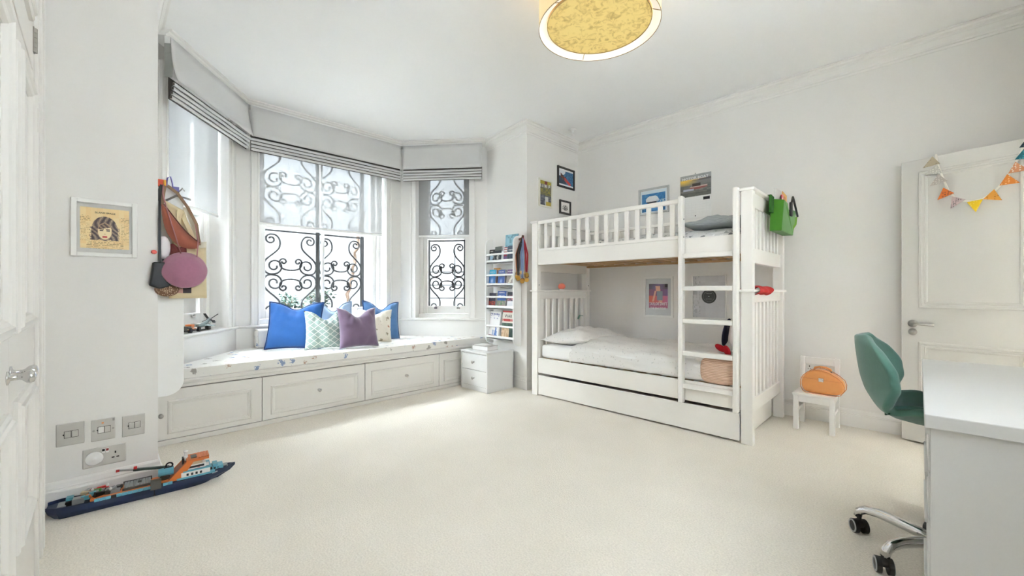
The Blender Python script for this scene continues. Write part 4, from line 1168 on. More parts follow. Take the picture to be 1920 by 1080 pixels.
# green fabric pocket with books and pencils, hung on the outside of the foot end
gb = thing('hanging_pocket', 'bright green felt storage pocket hanging on the upper foot end of the bunk bed', 'storage bag', (XR + .05, 3.85, 1.55))
M_green = pm('green_felt', (74, 140, 40), .95, var=.08, scale=30, bump=.3, bscale=250, sheen=.3); M_dgreen = pm('dark_green_edge', (40, 92, 30), .95, var=.1)
m = MB()
gx0, gx1 = XR + .016, XR + .092
def side(y0, y1, y2, y3, x, z0=1.555, z1=1.80): return [(x, y0, z0), (x, y1, z0 + .0), (x, y2, z1), (x, y3, z1)]
def sheet(m, q, n=1):
    m.add(q, [(0, 1, 2, 3)])
a = [(gx0, 3.66, 1.565), (gx0, 4.06, 1.565), (gx0, 4.16, 1.80), (gx0, 3.70, 1.815)]
b = [(gx1, 3.655, 1.56), (gx1, 4.05, 1.56), (gx1 + .01, 4.12, 1.765), (gx1 + .012, 3.92, 1.75), (gx1 + .012, 3.86, 1.70), (gx1 + .012, 3.80, 1.78), (gx1 + .01, 3.69, 1.795)]
sheet(m, a); m.add(b, [(0, 1, 2, 3, 4, 5, 6)])
m.add([a[0], b[0], b[6], a[3]], [(0, 1, 2, 3)]); m.add([a[1], b[1], b[2], a[2]], [(0, 1, 2, 3)]); m.add([a[0], a[1], b[1], b[0]], [(0, 1, 2, 3)])
ob('pocket', m, M_green, gb, solid=.005)
m = MB(); m.add([(gx1 + .004, 4.03, 1.60), (gx1 + .004, 4.17, 1.66), (gx1 + .006, 4.19, 1.73), (gx1 + .006, 4.05, 1.70)], [(0, 1, 2, 3)]); ob('side_flap', m, pm('lime_felt', (112, 164, 44), .95, var=.08), gb, solid=.004)
for y in (3.66, 4.05):
    m = MB(); m.bar((XR - .09, y, 1.8385), (gx0 + .012, y, 1.8385), .035, .004); m.box(gx0 + .008, gx0 + .012, y - .0175, y + .0175, 1.78, 1.8385)
    ob('hanging_strap', m, M_dgreen, gb)
m = MB(); m.box(gx0 + .001, gx0 + .02, 3.62, 3.70, 1.70, 1.83); ob('corner_patch', m, M_dgreen, gb, bevel=.003)
def slip(label, y, z0, w, h, t, x, c, cat, name, roll=0.0):
    m = MB(Mx.Translation((x, y, z0)) @ Mx.Rotation(roll, 4, 'X'))
    m.box(-t / 2, t / 2, -w / 2, w / 2, 0, h)
    o = ob(name, m, pm(name + '_' + str(c[0]), c, .6, var=.1, scale=50), bevel=.001)
    return tag(o, label, cat, 'things in the green pocket')
slip('tall yellow and orange booklet sticking out of the green pocket', 4.00, 1.60, .15, .31, .006, gx0 + .022, (226, 172, 92), 'booklet', 'booklet', -.10)
slip('white and clear card sleeve at the back of the green pocket', 3.86, 1.60, .20, .315, .004, gx0 + .012, (214, 214, 210), 'card', 'card_sleeve', .02)
slip('orange striped booklet standing in front in the green pocket', 3.93, 1.60, .11, .27, .006, gx0 + .034, (206, 134, 74), 'booklet', 'booklet', -.04)
for k, (c, nm, y, dz) in enumerate((((210, 60, 60), 'red', 3.79, .26), ((240, 238, 232), 'white', 3.815, .245), ((60, 50, 60), 'dark', 3.77, .25), ((236, 150, 160), 'pink', 3.835, .27))):
    m = MB(); m.tube([(gx0 + .045, y, 1.60), (gx0 + .047, y + .004, 1.60 + dz - .014), (gx0 + .047, y + .0045, 1.60 + dz)], [.006, .006, .001], 6)
    tag(ob('pencil', m, pm('pencil_' + nm, c, .5)), '%s pencil in the green pocket' % nm, 'pencil', 'pencils in the green pocket')
gl2 = thing('sunglasses', 'black strapped goggles hooked over the rim of the green pocket', 'goggles', (gx1, 3.95, 1.75))
m = MB(); m.tube([(gx1 + .02, 3.86, 1.70), (gx1 + .02, 3.90, 1.80), (gx1 + .016, 3.97, 1.86), (gx1 + .02, 4.03, 1.80), (gx1 + .022, 4.12, 1.72)], .008, 6); ob('strap', m, M_black, gl2, smooth=True)
m = MB(); m.box(gx1 + .014, gx1 + .03, 3.845, 3.90, 1.69, 1.80); ob('lens', m, M_black, gl2, bevel=.006)
# ------------------------------------------------------------------ pictures and prints on the walls
M_fblack = pm('charcoal_frame', (58, 58, 56), .5, var=.06, scale=40); M_fsilver = pm('silver_frame', (186, 188, 186), .35, .4, var=.05); M_fwhite = pm('white_frame', (236, 235, 231), .4, var=.01); M_fcream = pm('cream_frame', (230, 228, 214), .45, var=.02)
def wallpic(name, label, cat, M, w, h, fw, fmat, fn, nx, ny, depth=.016, mount=.0, mcol=(236, 236, 234), glossy=.3):
    """M: lower left corner on the wall, local x along the wall, -y into the room"""
    c = M.translation
    g = thing(name, label, cat, (c.x, c.y, c.z), 0)
    m = MB(M)
    for q in ((0, fw, 0, h), (w - fw, w, 0, h)): m.box(q[0], q[1], -depth, 0, q[2], q[3])
    for q in ((fw, w - fw, 0, fw), (fw, w - fw, h - fw, h)): m.box(q[0], q[1], -depth, 0, q[2], q[3])
    ob('frame', m, fmat, g, bevel=.0025)
    if mount:
        m = MB(M); m.box(fw - .002, w - fw + .002, -.006, -.001, fw - .002, h - fw + .002); ob('mount', m, pm('mount_card', mcol, .7), g)
    mm = mount if isinstance(mount, tuple) else (mount, mount)
    o = printed('print', fn, nx, ny, M @ Mx.Translation((fw + mm[0], -.0075, fw + mm[1])), w - 2 * fw - 2 * mm[0], h - 2 * fw - 2 * mm[1], g, rough=glossy)
    return g
WW = lambda y, z: Mx(((0, -1, 0, XW + .001), (1, 0, 0, y), (0, 0, 1, z), (0, 0, 0, 1)))     # west wall: local x -> +y, local -y -> +x
WN = lambda x, z: Mx.Translation((x, YB - .001, z))

def portrait(u, v):
    c = mixc((243, 220, 168), (240, 208, 150), hsh(int(u * 9), int(v * 9)))
    x, y = (u - .49) / .5, (v - .42) / .5
    if .16 < v < .80 and (u < .2 or u > .82) and int(v * 80) % 3 == 0 and hsh(int(u * 60), int(v * 80)) > .45: c = (186, 158, 112)
    if v < .20 and .12 < u < .88 and int(v * 80) % 3 == 0 and hsh(int(u * 60), int(v * 80), 3) > .35: c = (176, 150, 106)
    hair = (x / .52) ** 2 + ((y - .16) / .60) ** 2 < 1 or (abs(x) < .60 and -.42 < y < .22 and abs(x) > .22 + .08 * sin(9 * y))
    face = (x / .30) ** 2 + ((y - .02) / .42) ** 2 < 1
    if hair and not face:
        s = .5 + .5 * sin(26 * x + 9 * y + 5 * sin(5 * y)); s *= .55 + .6 * hsh(int(u * 70), int(v * 60), 2)
        c = mixc((70, 58, 62), (196, 170, 140), min(1, s * .9))
        if abs(x) > .54 and hsh(int(u * 70), int(v * 70), 8) > .5: c = (236, 212, 164)
    if face:
        c = (244, 226, 184)
        if y > .18 + .22 * x and y > .12: c = mixc((84, 68, 68), (170, 142, 118), .5 + .5 * sin(30 * (x + y)))
        for ex in (-.13, .13):
            if abs(x - ex) < .075 and abs(y - .06) < .030: c = (54, 46, 50)
            if abs(x - ex) < .085 and abs(y - .125) < .016: c = (120, 92, 80)
        if abs(x - .0) < .10 and abs(y + .25) < .04 * (1 - (x / .12) ** 2) + .012: c = (196, 70, 66)
        if abs(x) < .035 and abs(y + .11) < .016: c = (206, 170, 134)
        if ((x / .30) ** 2 + ((y - .02) / .42) ** 2) > .86: c = (196, 160, 128)
    return c
g = wallpic('picture_frame', 'white framed yellow sketch of a woman with wavy hair and red lips', 'picture', WW(-.095, 1.280), .252, .300, .021, M_fwhite, portrait, 96, 110, .018, (.012, .022), (206, 204, 200))
lettering('heading', 'BLANK SPACE', .0125, WW(-.095 + .126, 1.280 + .232) @ Mx.Translation((0, -.009, 0)), K_k, g)

def sea_boat(u, v):
    c = mixc((40, 92, 140), (74, 130, 172), hsh(int(u * 14), int(v * 12)))
    if v < .10 or v > .90: return (232, 234, 236)
    if u < .45 and v > .55 and u + (1 - v) * .8 < .62: c = (222, 228, 232)
    if u < .5 and v < .55: c = mixc((34, 60, 84), (60, 84, 106), hsh(int(u * 20), int(v * 20)))
    d = abs((v - .62) + (u - .15) * .75)
    if .12 < u < .82 and d < .11: c = (130, 70, 58) if u < .4 else (206, 70, 62)
    if .12 < u < .36 and d < .17 and hsh(int(u * 18), int(v * 18), 4) > .4: c = (70, 56, 52)
    return c
wallpic('picture_frame', 'charcoal framed photograph of a red rescue boat at sea, highest beside the corner', 'picture', WW(3.889, 2.357), .340, .251, .022, M_fblack, sea_boat, 40, 32, .018, .004)
def dark_obj(u, v):
    c = (226, 224, 220)
    d = hypot((u - .5) * 1.1, (v - .45) * 1.3)
    if d < .36: c = mixc((36, 36, 38), (150, 148, 146), hsh(int(u * 13), int(v * 13))) if hsh(int(u * 16), int(v * 16), 4) > .25 else (216, 214, 210)
    return c
wallpic('picture_frame', 'small charcoal framed print of a dark engine, below the framed boat photograph', 'picture', WW(3.930, 2.036), .222, .168, .022, M_fblack, dark_obj, 32, 28, .018, .004)
def magazine(u, v):
    c = mixc((70, 72, 70), (170, 162, 120), hsh(int(u * 12), int(v * 20)))
    if v > .86: c = (176, 160, 60) if not (.4 < u < .66) else (120, 50, 50)
    elif v > .72: c = mixc((150, 148, 130), (96, 94, 88), hsh(int(u * 9), int(v * 20), 2))
    elif v > .42: c = mixc((150, 140, 66), (92, 92, 80), hsh(int(u * 10), int(v * 24), 3))
    else:
        c = mixc((64, 68, 84), (120, 124, 134), hsh(int(u * 9), int(v * 22), 5))
        if .45 < u < .75 and v < .36: c = (204, 204, 200)
        if u > .55 and v < .16: c = (186, 164, 60)
    return c
g = wallpic('picture_frame', 'cream framed yellow and grey magazine cover, left of the two charcoal frames', 'picture', WW(3.548, 2.070), .240, .322, .020, M_fcream, magazine, 24, 36, .016)
scribble('title', 5, .05, WW(3.548 + .12, 2.070 + .245) @ Mx.Translation((0, -.009, 0)), K_w, g, part=False, seed=4, maxw=.18)

def jet(u, v):
    if v > .86 or u < .04 or u > .96: return (214, 226, 232)
    c = mixc((40, 108, 170), (70, 138, 194), hsh(int(u * 18), int(v * 14)))
    d = ((u - .45) / .25) ** 2 + ((v - .55) / .20) ** 2
    if d < 1: c = (222, 226, 228) if v > .46 else (60, 70, 82)
    if .15 < u < .8 and .28 < v < .38: c = (206, 220, 230)
    if u > .62 and .30 < v < .52 and hsh(int(u * 20), int(v * 20)) > .4: c = (170, 196, 214)
    return c
wallpic('picture_frame', 'silver framed photograph of a white speedboat on blue water above the upper bunk', 'picture', WN(-2.247, 1.945), .352, .288, .022, M_fsilver, jet, 44, 34, .016, .006)

# wall calendar
cal = thing('calendar', 'motor boat wall calendar with a sunset photograph above the upper bunk', 'calendar', (-1.777, YB, 1.85))
def calph(u, v):
    c = mixc((104, 104, 102), (140, 138, 134), v)
    if v > .80: c = mixc((150, 152, 152), (176, 178, 178), hsh(int(u * 5), int(v * 10)))
    if .70 < v < .80 and u > .2: c = (90, 88, 86) if v < .70 + .10 * u else (200, 180, 150)
    g0 = hypot((u - .12) * 1.1, (v - .74) * 2.0)
    if .52 < v < .80: c = mixc((240, 196, 70), c, min(1, g0 / .55))
    if v < .52: c = mixc((96, 98, 96), (134, 132, 126), hsh(int(u * 8), int(v * 24)))
    if v < .18: c = mixc(c, (70, 76, 70), .5)
    if .32 < u < .88 and abs(v - .40 - .05 * (u - .5)) < .09 * (1 - abs(u - .6) * 1.6): c = (146, 84, 78) if v < .42 else (196, 170, 160)
    if .10 < u < .45 and abs(v - .32) < .05: c = (176, 184, 200)
    if .40 < u < .66 and .46 < v < .58: c = (64, 56, 52)
    return c
ob('card', MB().box(-1.777, -1.468, YB - .004, YB - .001, 2.066, 2.292), M_whitepaper, cal)
printed('photo', calph, 60, 44, WN(-1.776, 2.067) @ Mx.Translation((0, -.0042, 0)), .307, .224, cal)
m = MB(); m.box(-1.777, -1.470, YB - .0045, YB - .001, 1.852, 2.062); ob('page', m, M_whitepaper, cal)
M_grid = pm('calendar_grid_ink', (206, 206, 206), .7)
m = MB()
for k in range(1, 8): m.box(-1.765 + k * .036, -1.7645 + k * .036, YB - .0049, YB - .0044, 1.875, 2.005)
for k in range(6): m.box(-1.765, -1.485, YB - .0049, YB - .0044, 1.875 + k * .026, 1.8755 + k * .026)
ob('grid', m, M_grid, cal)
m = MB(); m.box(-1.545, -1.482, YB - .0050, YB - .0044, 2.020, 2.050); ob('badge', m, K_k, cal)
m = MB(); m.tube([(-1.6225, YB - .010, 2.299), (-1.6225, YB - .001, 2.299)], .005, 8); m.tube([(-1.6225, YB - .006, 2.069), (-1.6225, YB - .001, 2.069)], .003, 8); ob('pin', m, M_nickel, cal)
m = MB(); m.tube([(-1.6225 + .0, YB - .005, 1.866), (-1.6225, YB - .002, 1.866)], .006, 10); ob('eyelet', m, M_dark, cal)
lettering('title', 'MOTOR BOAT', .036, WN(-1.625, 2.254) @ Mx.Translation((0, -.0052, 0)), K_w, cal, sx=1.12, bold=.0006)

def concert(u, v):
    if v < .08: return (206, 206, 206)
    c = mixc((224, 110, 84), (206, 120, 160), u)
    if v > .55: c = mixc((150, 96, 116), (140, 110, 160), u)
    if v > .80: c = mixc((112, 96, 110), (150, 130, 176), max(0, 1 - abs(u - .5) * 2.5))
    if u > .85 and v > .88: c = (60, 48, 52)
    if v < .28: c = mixc((176, 104, 128), (196, 120, 150), hsh(int(u * 10), int(v * 20)))
    x = u - .5
    if abs(x + .0 + (v - .7) * .12) < .12 and .72 < v < .93: c = (228, 176, 150)
    if abs(x - .08) < .15 and .38 < v < .72: c = (150, 158, 170)
    if abs(x + .16 + (.68 - v) * .35) < .05 and .32 < v < .74: c = (232, 176, 150)
    if abs(x - .12) < .10 and .28 < v < .38: c = (226, 166, 148)
    return c
g = wallpic('picture_frame', 'white framed colourful concert poster of a singer in a silver outfit', 'picture', WN(-2.183, .809), .333, .443, .022, M_fwhite, concert, 60, 80, .018, (.038, .058), (206, 208, 208))
for k, (wd, z, s, w) in enumerate((('TAYLOR SWIFT', .145, .047, .62), ('THE ERAS TOUR', .098, .034, .70))):
    lettering('title', wd, s, WN(-2.183 + .1665, .809 + z) @ Mx.Translation((0, -.010, 0)), K_w, g, sx=w)
def sleeve(u, v):
    c = mixc((204, 204, 206), (214, 214, 216), hsh(int(u * 5), int(v * 7)))
    if u < .12 and .56 < v < .68: c = (176, 178, 180)
    if u < .25 and hsh(int(u * 30), int(v * 30), 4) > .82: c = (186, 188, 188)
    return c
g = wallpic('picture_frame', 'white framed grey record sleeve with a round black label, behind the ladder', 'picture', WN(-1.656, .820), .331, .438, .012, M_fwhite, sleeve, 30, 40, .018)
rc = (-1.656 + .168, YB - .010, .820 + .222)
m = MB(); Mr = Mx.Translation(rc) @ Mx.Rotation(pi / 2, 4, 'X'); m.lathe([(.0, -.001), (.070, -.001), (.070, .0015), (.0, .0015)], 40, Mr); ob('record_label', m, pm('black_record_label', (50, 50, 48), .4), g)
m = MB(); m.lathe([(.052, .0016), (.0525, .0016), (.0525, .0021), (.052, .0021)], 40, Mr, True); m.lathe([(.0, .0015), (.005, .0015), (.005, .0024), (.0, .0024)], 14, Mr); ob('label_ring', m, K_w, g)
scribble('label_text', 8, .010, Mx.Translation((rc[0], rc[1] - .0022, rc[2] + .030)), pm('grey_ink', (170, 170, 168), .5), g, part=False, seed=3, maxw=.06)
scribble('label_text', 10, .008, Mx.Translation((rc[0], rc[1] - .0022, rc[2] - .026)), pm('grey_ink', (170, 170, 168), .5), g, part=False, seed=5, maxw=.07)

# ------------------------------------------------------------------ steel wall plates on the near pier
def plate(label, cat, y0, z0, w, h, kind, tilt=0.0):
    g = thing('wall_plate', label, cat, (XW, y0, z0))
    M = WW(y0, z0)
    m = MB(M); m.box(0, w, -.006, 0, 0, h); ob('plate', m, M_steelplate, g, bevel=.004)
    if kind == 'switch' or kind == 'spur':
        for k, xx in enumerate((.40, .66)):
            m = MB(M); m.box(w * xx - .011, w * xx + .011, -.0085, -.005, h * .36, h * .64); ob('rocker', m, M_steelplate if not (kind == 'spur' and k == 0) else M_white, g, bevel=.0015)
            m = MB(M); m.box(w * xx - .0125, w * xx + .0125, -.0064, -.005, h * .345, h * .655); ob('rocker_gap', m, M_dark, g)
        m = MB(M); m.tube([(w * .27, -.0075, h * .50), (w * .27, -.004, h * .50)], .004, 8); ob('indicator', m, M_black, g)
        if kind == 'spur':
            m = MB(M)
            for xx in (.1, .9): m.tube([(w * xx, -.0075, h * .5), (w * xx, -.004, h * .5)], .005, 10)
            ob('screw', m, M_nickel, g)
            m = MB(M); m.tube([(w * .47, -.0085, h * .82), (w * .47, -.004, h * .82)], .005, 10); ob('neon', m, pm('orange_neon', (240, 170, 120), .3), g)
            m = MB(M); m.box(w * .88, w * .97, -.012, -.005, h * .86, h * .98); ob('key', m, M_nickel, g, bevel=.001)
    else:
        m = MB(); m.lathe([(.0, .0), (.034, .0), (.035, .006), (.031, .012), (.012, .013), (.008, .018), (0, .018)], 28, M @ Mx.Translation((w * .255, -.005, h * .46)) @ Mx.Rotation(pi / 2, 4, 'X')); ob('socket_cover', m, M_white, g, smooth=True)
        for k, c in enumerate((M_black, pm('red_rocker', (150, 60, 60), .4))):
            m = MB(M); m.box(w * (.43 + .09 * k), w * (.43 + .09 * k) + .012, -.0085, -.005, h * .66, h * .90); ob('rocker', m, M_white, g, bevel=.001)
            m = MB(M); m.box(w * (.43 + .09 * k) + .001, w * (.43 + .09 * k) + .011, -.009, -.007, h * .76, h * .88); ob('rocker_mark', m, c, g)
        m = MB(M)
        for (q, r, a, b) in ((.745, .60, .006, .012), (.69, .34, .011, .006), (.80, .34, .011, .006)):
            m.box(w * q - a / 2, w * q + a / 2, -.0066, -.005, h * r - b / 2, h * r + b / 2)
        ob('pin_hole', m, M_black, g)
    return g
plate('steel fused switch plate, leftmost of the row of three on the near pier', 'switch', -.146, .309, .100, .114, 'switch')
plate('steel switch plate with an orange neon, middle of the row of three', 'switch', -.022, .304, .092, .114, 'spur')
plate('steel switch plate nearest the bay, rightmost of the row of three', 'switch', .096, .300, .094, .114, 'switch')
plate('wide steel double socket with a round white cover above the skirting', 'socket', -.053, .170, .165, .100, 'double')
wp = thing('wall_socket', 'white wall socket behind the small white chair', 'socket', (-.62, YB, .40))
ob('plate', MB().box(-.70, -.555, YB - .008, YB, .39, .475), M_white, wp, bevel=.003)
m = MB()
for x in (-.665, -.59):
    m.box(x - .003, x + .003, YB - .0086, YB - .007, .446, .458); m.box(x - .012, x - .006, YB - .0086, YB - .007, .428, .432); m.box(x + .006, x + .012, YB - .0086, YB - .007, .428, .432)
ob('pin_hole', m, M_dark, wp)
sd = thing('smoke_detector', 'small white sprinkler head on the ceiling near the corner', 'sprinkler', (-2.84, 3.86, CEIL))
ob('rose', MB().lathe([(.0, 0), (.052, 0), (.050, -.006), (.018, -.010), (.014, -.034), (0, -.036)], 24, Mx.Translation((-2.84, 3.86, CEIL))), M_white, sd, smooth=True)
ob('deflector', MB().lathe([(.0, -.064), (.020, -.064), (.020, -.060), (.005, -.058), (.005, -.036), (0, -.036)], 16, Mx.Translation((-2.84, 3.86, CEIL))), M_white, sd, smooth=True)
# ------------------------------------------------------------------ the open room door and its bunting
DA, DB = V((-.090, 4.178)), V((.585, 3.993)); DL = (DB - DA).length
dtv = (DB - DA).normalized(); FD = frame(DA, dtv, V((-dtv.y, dtv.x)))       # local x along the door, local -y towards the room
dr = sroot('door_1', (DA.x, DA.y, 0))
ob('leaf', MB(FD).box(0, DL, .0, .040, .012, 2.042), M_door, dr, bevel=.003)
def dpanel(x0, x1, z0, z1):
    m = MB(); mould(m, FD, x0, x1, z0, z1, [(0, -.002), (0, .008), (.006, .012), (.016, .012), (.020, .006), (.030, .005), (.034, .009), (.042, .008), (.048, .002), (.048, -.002)])
    ob('panel_moulding', m, M_door, dr)
dpanel(.095, DL - .095, .975, 1.950); dpanel(.095, DL - .095, .20, .735)
def off(lx, ly, lz): return FD @ V((lx, ly, lz))
m = MB(FD @ Mx.Translation((.063, 0, .862)) @ Mx.Rotation(pi / 2, 4, 'X')); m.lathe([(0, 0), (.026, 0), (.027, .004), (.026, .009), (.012, .011), (.010, .040), (0, .042)], 24)
ob('rose', m, M_nickel, dr, smooth=True)
ob('lever', MB(FD).tube([(.063, -.045, .862), (.075, -.050, .862), (.10, -.050, .862), (.185, -.048, .861)], [.010, .0095, .009, .0085], 12), M_nickel, dr, smooth=True)
m = MB(FD @ Mx.Translation((.063, 0, .802)) @ Mx.Rotation(pi / 2, 4, 'X')); m.lathe([(0, 0), (.024, 0), (.025, .004), (.022, .008), (.012, .010), (.011, .022), (.016, .026), (.015, .034), (0, .036)], 24)
ob('thumb_turn', m, M_nickel, dr, smooth=True)
ob('latch_plate', MB(FD).box(-.0012, .001, .012, .030, .80, .92), M_nickel, dr)
hm = MB(FD)
for z in (.25, 1.05, 1.80): hm.tube([(DL, .0, z - .05), (DL, .0, z + .05)], .008, 8)
ob('hinge', hm, M_nickel, dr)

bn = thing('bunting', 'string of small patterned fabric flags hung across the top of the open door', 'bunting', (.1, 4.12, 1.9))
M_cord = pm('cream_ribbon', (238, 234, 224), .8, var=.03)
# points along the cord in door coordinates (x along the door, z)
cp_ = [(.188, 2.050), (.195, 1.985), (.210, 1.925), (.225, 1.868), (.246, 1.790), (.276, 1.735), (.322, 1.700), (.36, 1.690), (.405, 1.697), (.450, 1.728), (.486, 1.775), (.520, 1.84), (.548, 1.905), (.568, 1.965), (.585, 2.045)]
m = MB(FD)
for a, b in zip(cp_[:-1], cp_[1:]): m.bar((a[0], -.016, a[1]), (b[0], -.016, b[1]), .003, .011, (0, -1, 0) if False else (-(b[1] - a[1]), 0, (b[0] - a[0])))
ob('cord', m, M_cord, bn)
def dotted(name, base, dot, scale=60, thr=.28):
    mt, nt, b = base_mat(name); tc = nd(nt, 'ShaderNodeTexCoord'); vo = nd(nt, 'ShaderNodeTexVoronoi'); vo.inputs['Scale'].default_value = scale; vo.inputs['Randomness'].default_value = .35
    nt.links.new(tc.outputs['Object'], vo.inputs['Vector']); st = nd(nt, 'ShaderNodeMath', operation='LESS_THAN'); st.inputs[1].default_value = thr; nt.links.new(vo.outputs['Distance'], st.inputs[0])
    mc = nd(nt, 'ShaderNodeMixRGB'); mc.inputs[1].default_value = rgb(*base); mc.inputs[2].default_value = rgb(*dot); nt.links.new(st.outputs[0], mc.inputs[0]); nt.links.new(mc.outputs[0], b.inputs['Base Color']); b.inputs['Roughness'].default_value = .9
    return mt
flags = [((190, 178, 150), (150, 142, 122), (.190, 2.010), (-.062, -.040), 'taupe'), ((196, 194, 186), (226, 224, 214), (.206, 1.945), (-.060, -.022), 'grey'), ((186, 178, 170), (214, 208, 200), (.222, 1.882), (-.050, -.040), 'pale grey'),
         ((218, 116, 52), (120, 74, 56), (.252, 1.785), (-.046, -.050), 'orange'), ((196, 176, 176), (70, 60, 66), (.298, 1.725), (-.032, -.062), 'dotted grey'), ((236, 198, 40), (244, 214, 90), (.372, 1.692), (.006, -.066), 'yellow'),
         ((226, 160, 70), (190, 122, 50), (.432, 1.722), (.052, -.045), 'amber'), ((226, 140, 66), (244, 190, 130), (.494, 1.800), (.060, -.030), 'light orange'), ((214, 150, 110), (236, 226, 210), (.528, 1.868), (.045, -.02), 'peach'), ((44, 110, 128), (70, 160, 170), (.560, 1.945), (.055, -.035), 'teal'), ((36, 56, 76), (80, 100, 120), (.576, 2.015), (.05, -.03), 'navy')]
for k, (c, d, (fx, fz), (ax, az), nm) in enumerate(flags):
    L = hypot(ax, az); ux, uz = ax / L, az / L; px, pz = -uz, ux; hw = .036
    A = (fx + px * hw, fz + pz * hw); B = (fx - px * hw, fz - pz * hw); T = (fx + ux * .078, fz + uz * .078)
    m = MB(FD); y = -.020 - .002 * (k % 2)
    vs = [(A[0], y, A[1]), (B[0], y, B[1]), (T[0], y - .012, T[1]), (A[0], y + .003, A[1]), (B[0], y + .003, B[1]), (T[0], y - .009, T[1])]
    m.add(vs, [(0, 1, 2), (5, 4, 3), (0, 3, 4, 1), (1, 4, 5, 2), (2, 5, 3, 0)])
    o = ob('flag', m, dotted('flag_cloth_' + nm.replace(' ', '_'), c, d, 70 if k != 4 else 90, .30), bn)
    o['label'] = nm + ' flag'

# ------------------------------------------------------------------ white desk and the green swivel chair
M_desk = pm('white_desk_laminate', (206, 205, 202), .35, var=.008)
dk = thing('desk', 'white desk with a drawer pedestal in the lower right corner', 'desk', (.3, 2.3, 0))
DX0, DX1, DY0, DY1 = .012, .555, 1.652, 2.985
ob('top', MB().box(DX0, DX1, DY0, DY1, .712, .750), M_desk, dk, bevel=.0025)
ob('end_panel', MB().box(DX0 + .012, DX1 - .01, DY0 + .012, DY0 + .034, 0, .712), M_desk, dk, bevel=.002)
ob('end_panel', MB().box(DX0 + .012, DX1 - .01, DY1 - .034, DY1 - .012, 0, .712), M_desk, dk, bevel=.002)
ob('side_panel', MB().box(DX0 + .03, DX1 - .01, 2.07, 2.09, 0, .712), M_desk, dk, bevel=.002)
ob('apron', MB().box(DX0 + .004, DX1 - .01, DY0 + .016, DY0 + .030, .690, .712), M_desk, dk)
ob('back_panel', MB().box(DX1 - .03, DX1 - .014, DY0 + .034, DY1 - .034, .30, .712), M_desk, dk)
for z0, z1 in ((.03, .235), (.240, .440), (.445, .575), (.580, .708)):
    d = ob('drawer', MB().box(DX0 + .008, DX0 + .026, DY0 + .036, 2.068, z0, z1), M_desk, dk, bevel=.0025)
    subpart('handle', MB().box(DX0 + .001, DX0 + .009, 1.70, 2.05, z1 - .016, z1 - .004), M_desk, d, bevel=.002)

M_teal = pm('green_wool_felt', (76, 116, 102), .95, var=.10, scale=60, bump=.4, bscale=500, sheen=.35)
M_teald = pm('green_seat_wool', (58, 94, 84), .95, var=.10, scale=60, bump=.4, bscale=500, sheen=.3)
oc = thing('swivel_chair', 'green felt shell swivel chair with a chrome five star base', 'chair', (.065, 2.370, 0), 0)
# local: faces +x (towards the desk), origin on the floor under the column
ARM = .275
def angs(): return [R(152.5 + 8) + k * 2 * pi / 5 for k in range(5)]
a_first = atan2(2.452 - 2.370, -.205 - .065)
for k in range(5):
    a = a_first + k * 2 * pi / 5; c, s = cos(a), sin(a)
    pts = [(.02 * c, .02 * s, .098), (.07 * c, .07 * s, .104), (.14 * c, .14 * s, .112), (.20 * c, .20 * s, .116), (.245 * c, .245 * s, .110), (.268 * c, .268 * s, .094), (ARM * c, ARM * s, .070)]
    ar = ob('arm', MB().tube(pts, [.020, .021, .0205, .0195, .018, .017, .015], 14), M_chrome, oc, smooth=True, local=True)
    ax = a + (.9 if k % 2 else -.7); q = V((cos(ax), sin(ax), 0)); w = V((-q.y, q.x, 0)); ctr = V((ARM * c, ARM * s, .030)) - q * .012
    cm = MB(); cm.ball((ctr.x, ctr.y, .044), .024, .024, .018, 14, 8); cm.bar((ctr.x, ctr.y, .04), (ctr.x, ctr.y, .078), .016, .016, (1, 0, 0))
    ca = ob('castor', cm, M_black, oc, smooth=True, local=True)
    for sg in (-1, 1):
        Mw = Mx.Translation(ctr + w * sg * .010) @ w.to_track_quat('Z', 'Y').to_matrix().to_4x4()
        if sg < 0: Mw = Mw @ Mx.Rotation(pi, 4, 'X')
        wh = MB(Mw).lathe([(.0, 0), (.030, 0), (.030, .016), (.0, .018)], 24)
        o = ob('wheel', wh, M_black, None); o.parent = ca
        rg = MB(Mw).lathe([(.0225, .0165), (.0275, .0150), (.0275, .0185), (.0225, .0195)], 24, None, True)
        o = ob('wheel_ring', rg, pm('grey_tyre_ring', (186, 188, 188), .4), None, smooth=False); o.parent = ca
ob('hub', MB().lathe([(0, .075), (.034, .076), (.036, .095), (.034, .128), (.026, .134), (0, .134)], 24), M_chrome, oc, smooth=True, local=True)
ob('gas_column', MB().lathe([(0, .12), (.025, .12), (.025, .30), (.015, .302), (.015, .53), (0, .53)], 20), M_chrome, oc, smooth=True, local=True)
m = MB(); m.box(-.02, .12, -.075, .075, .530, .556); ob('seat_mechanism', m, M_black, oc, local=True, bevel=.004)
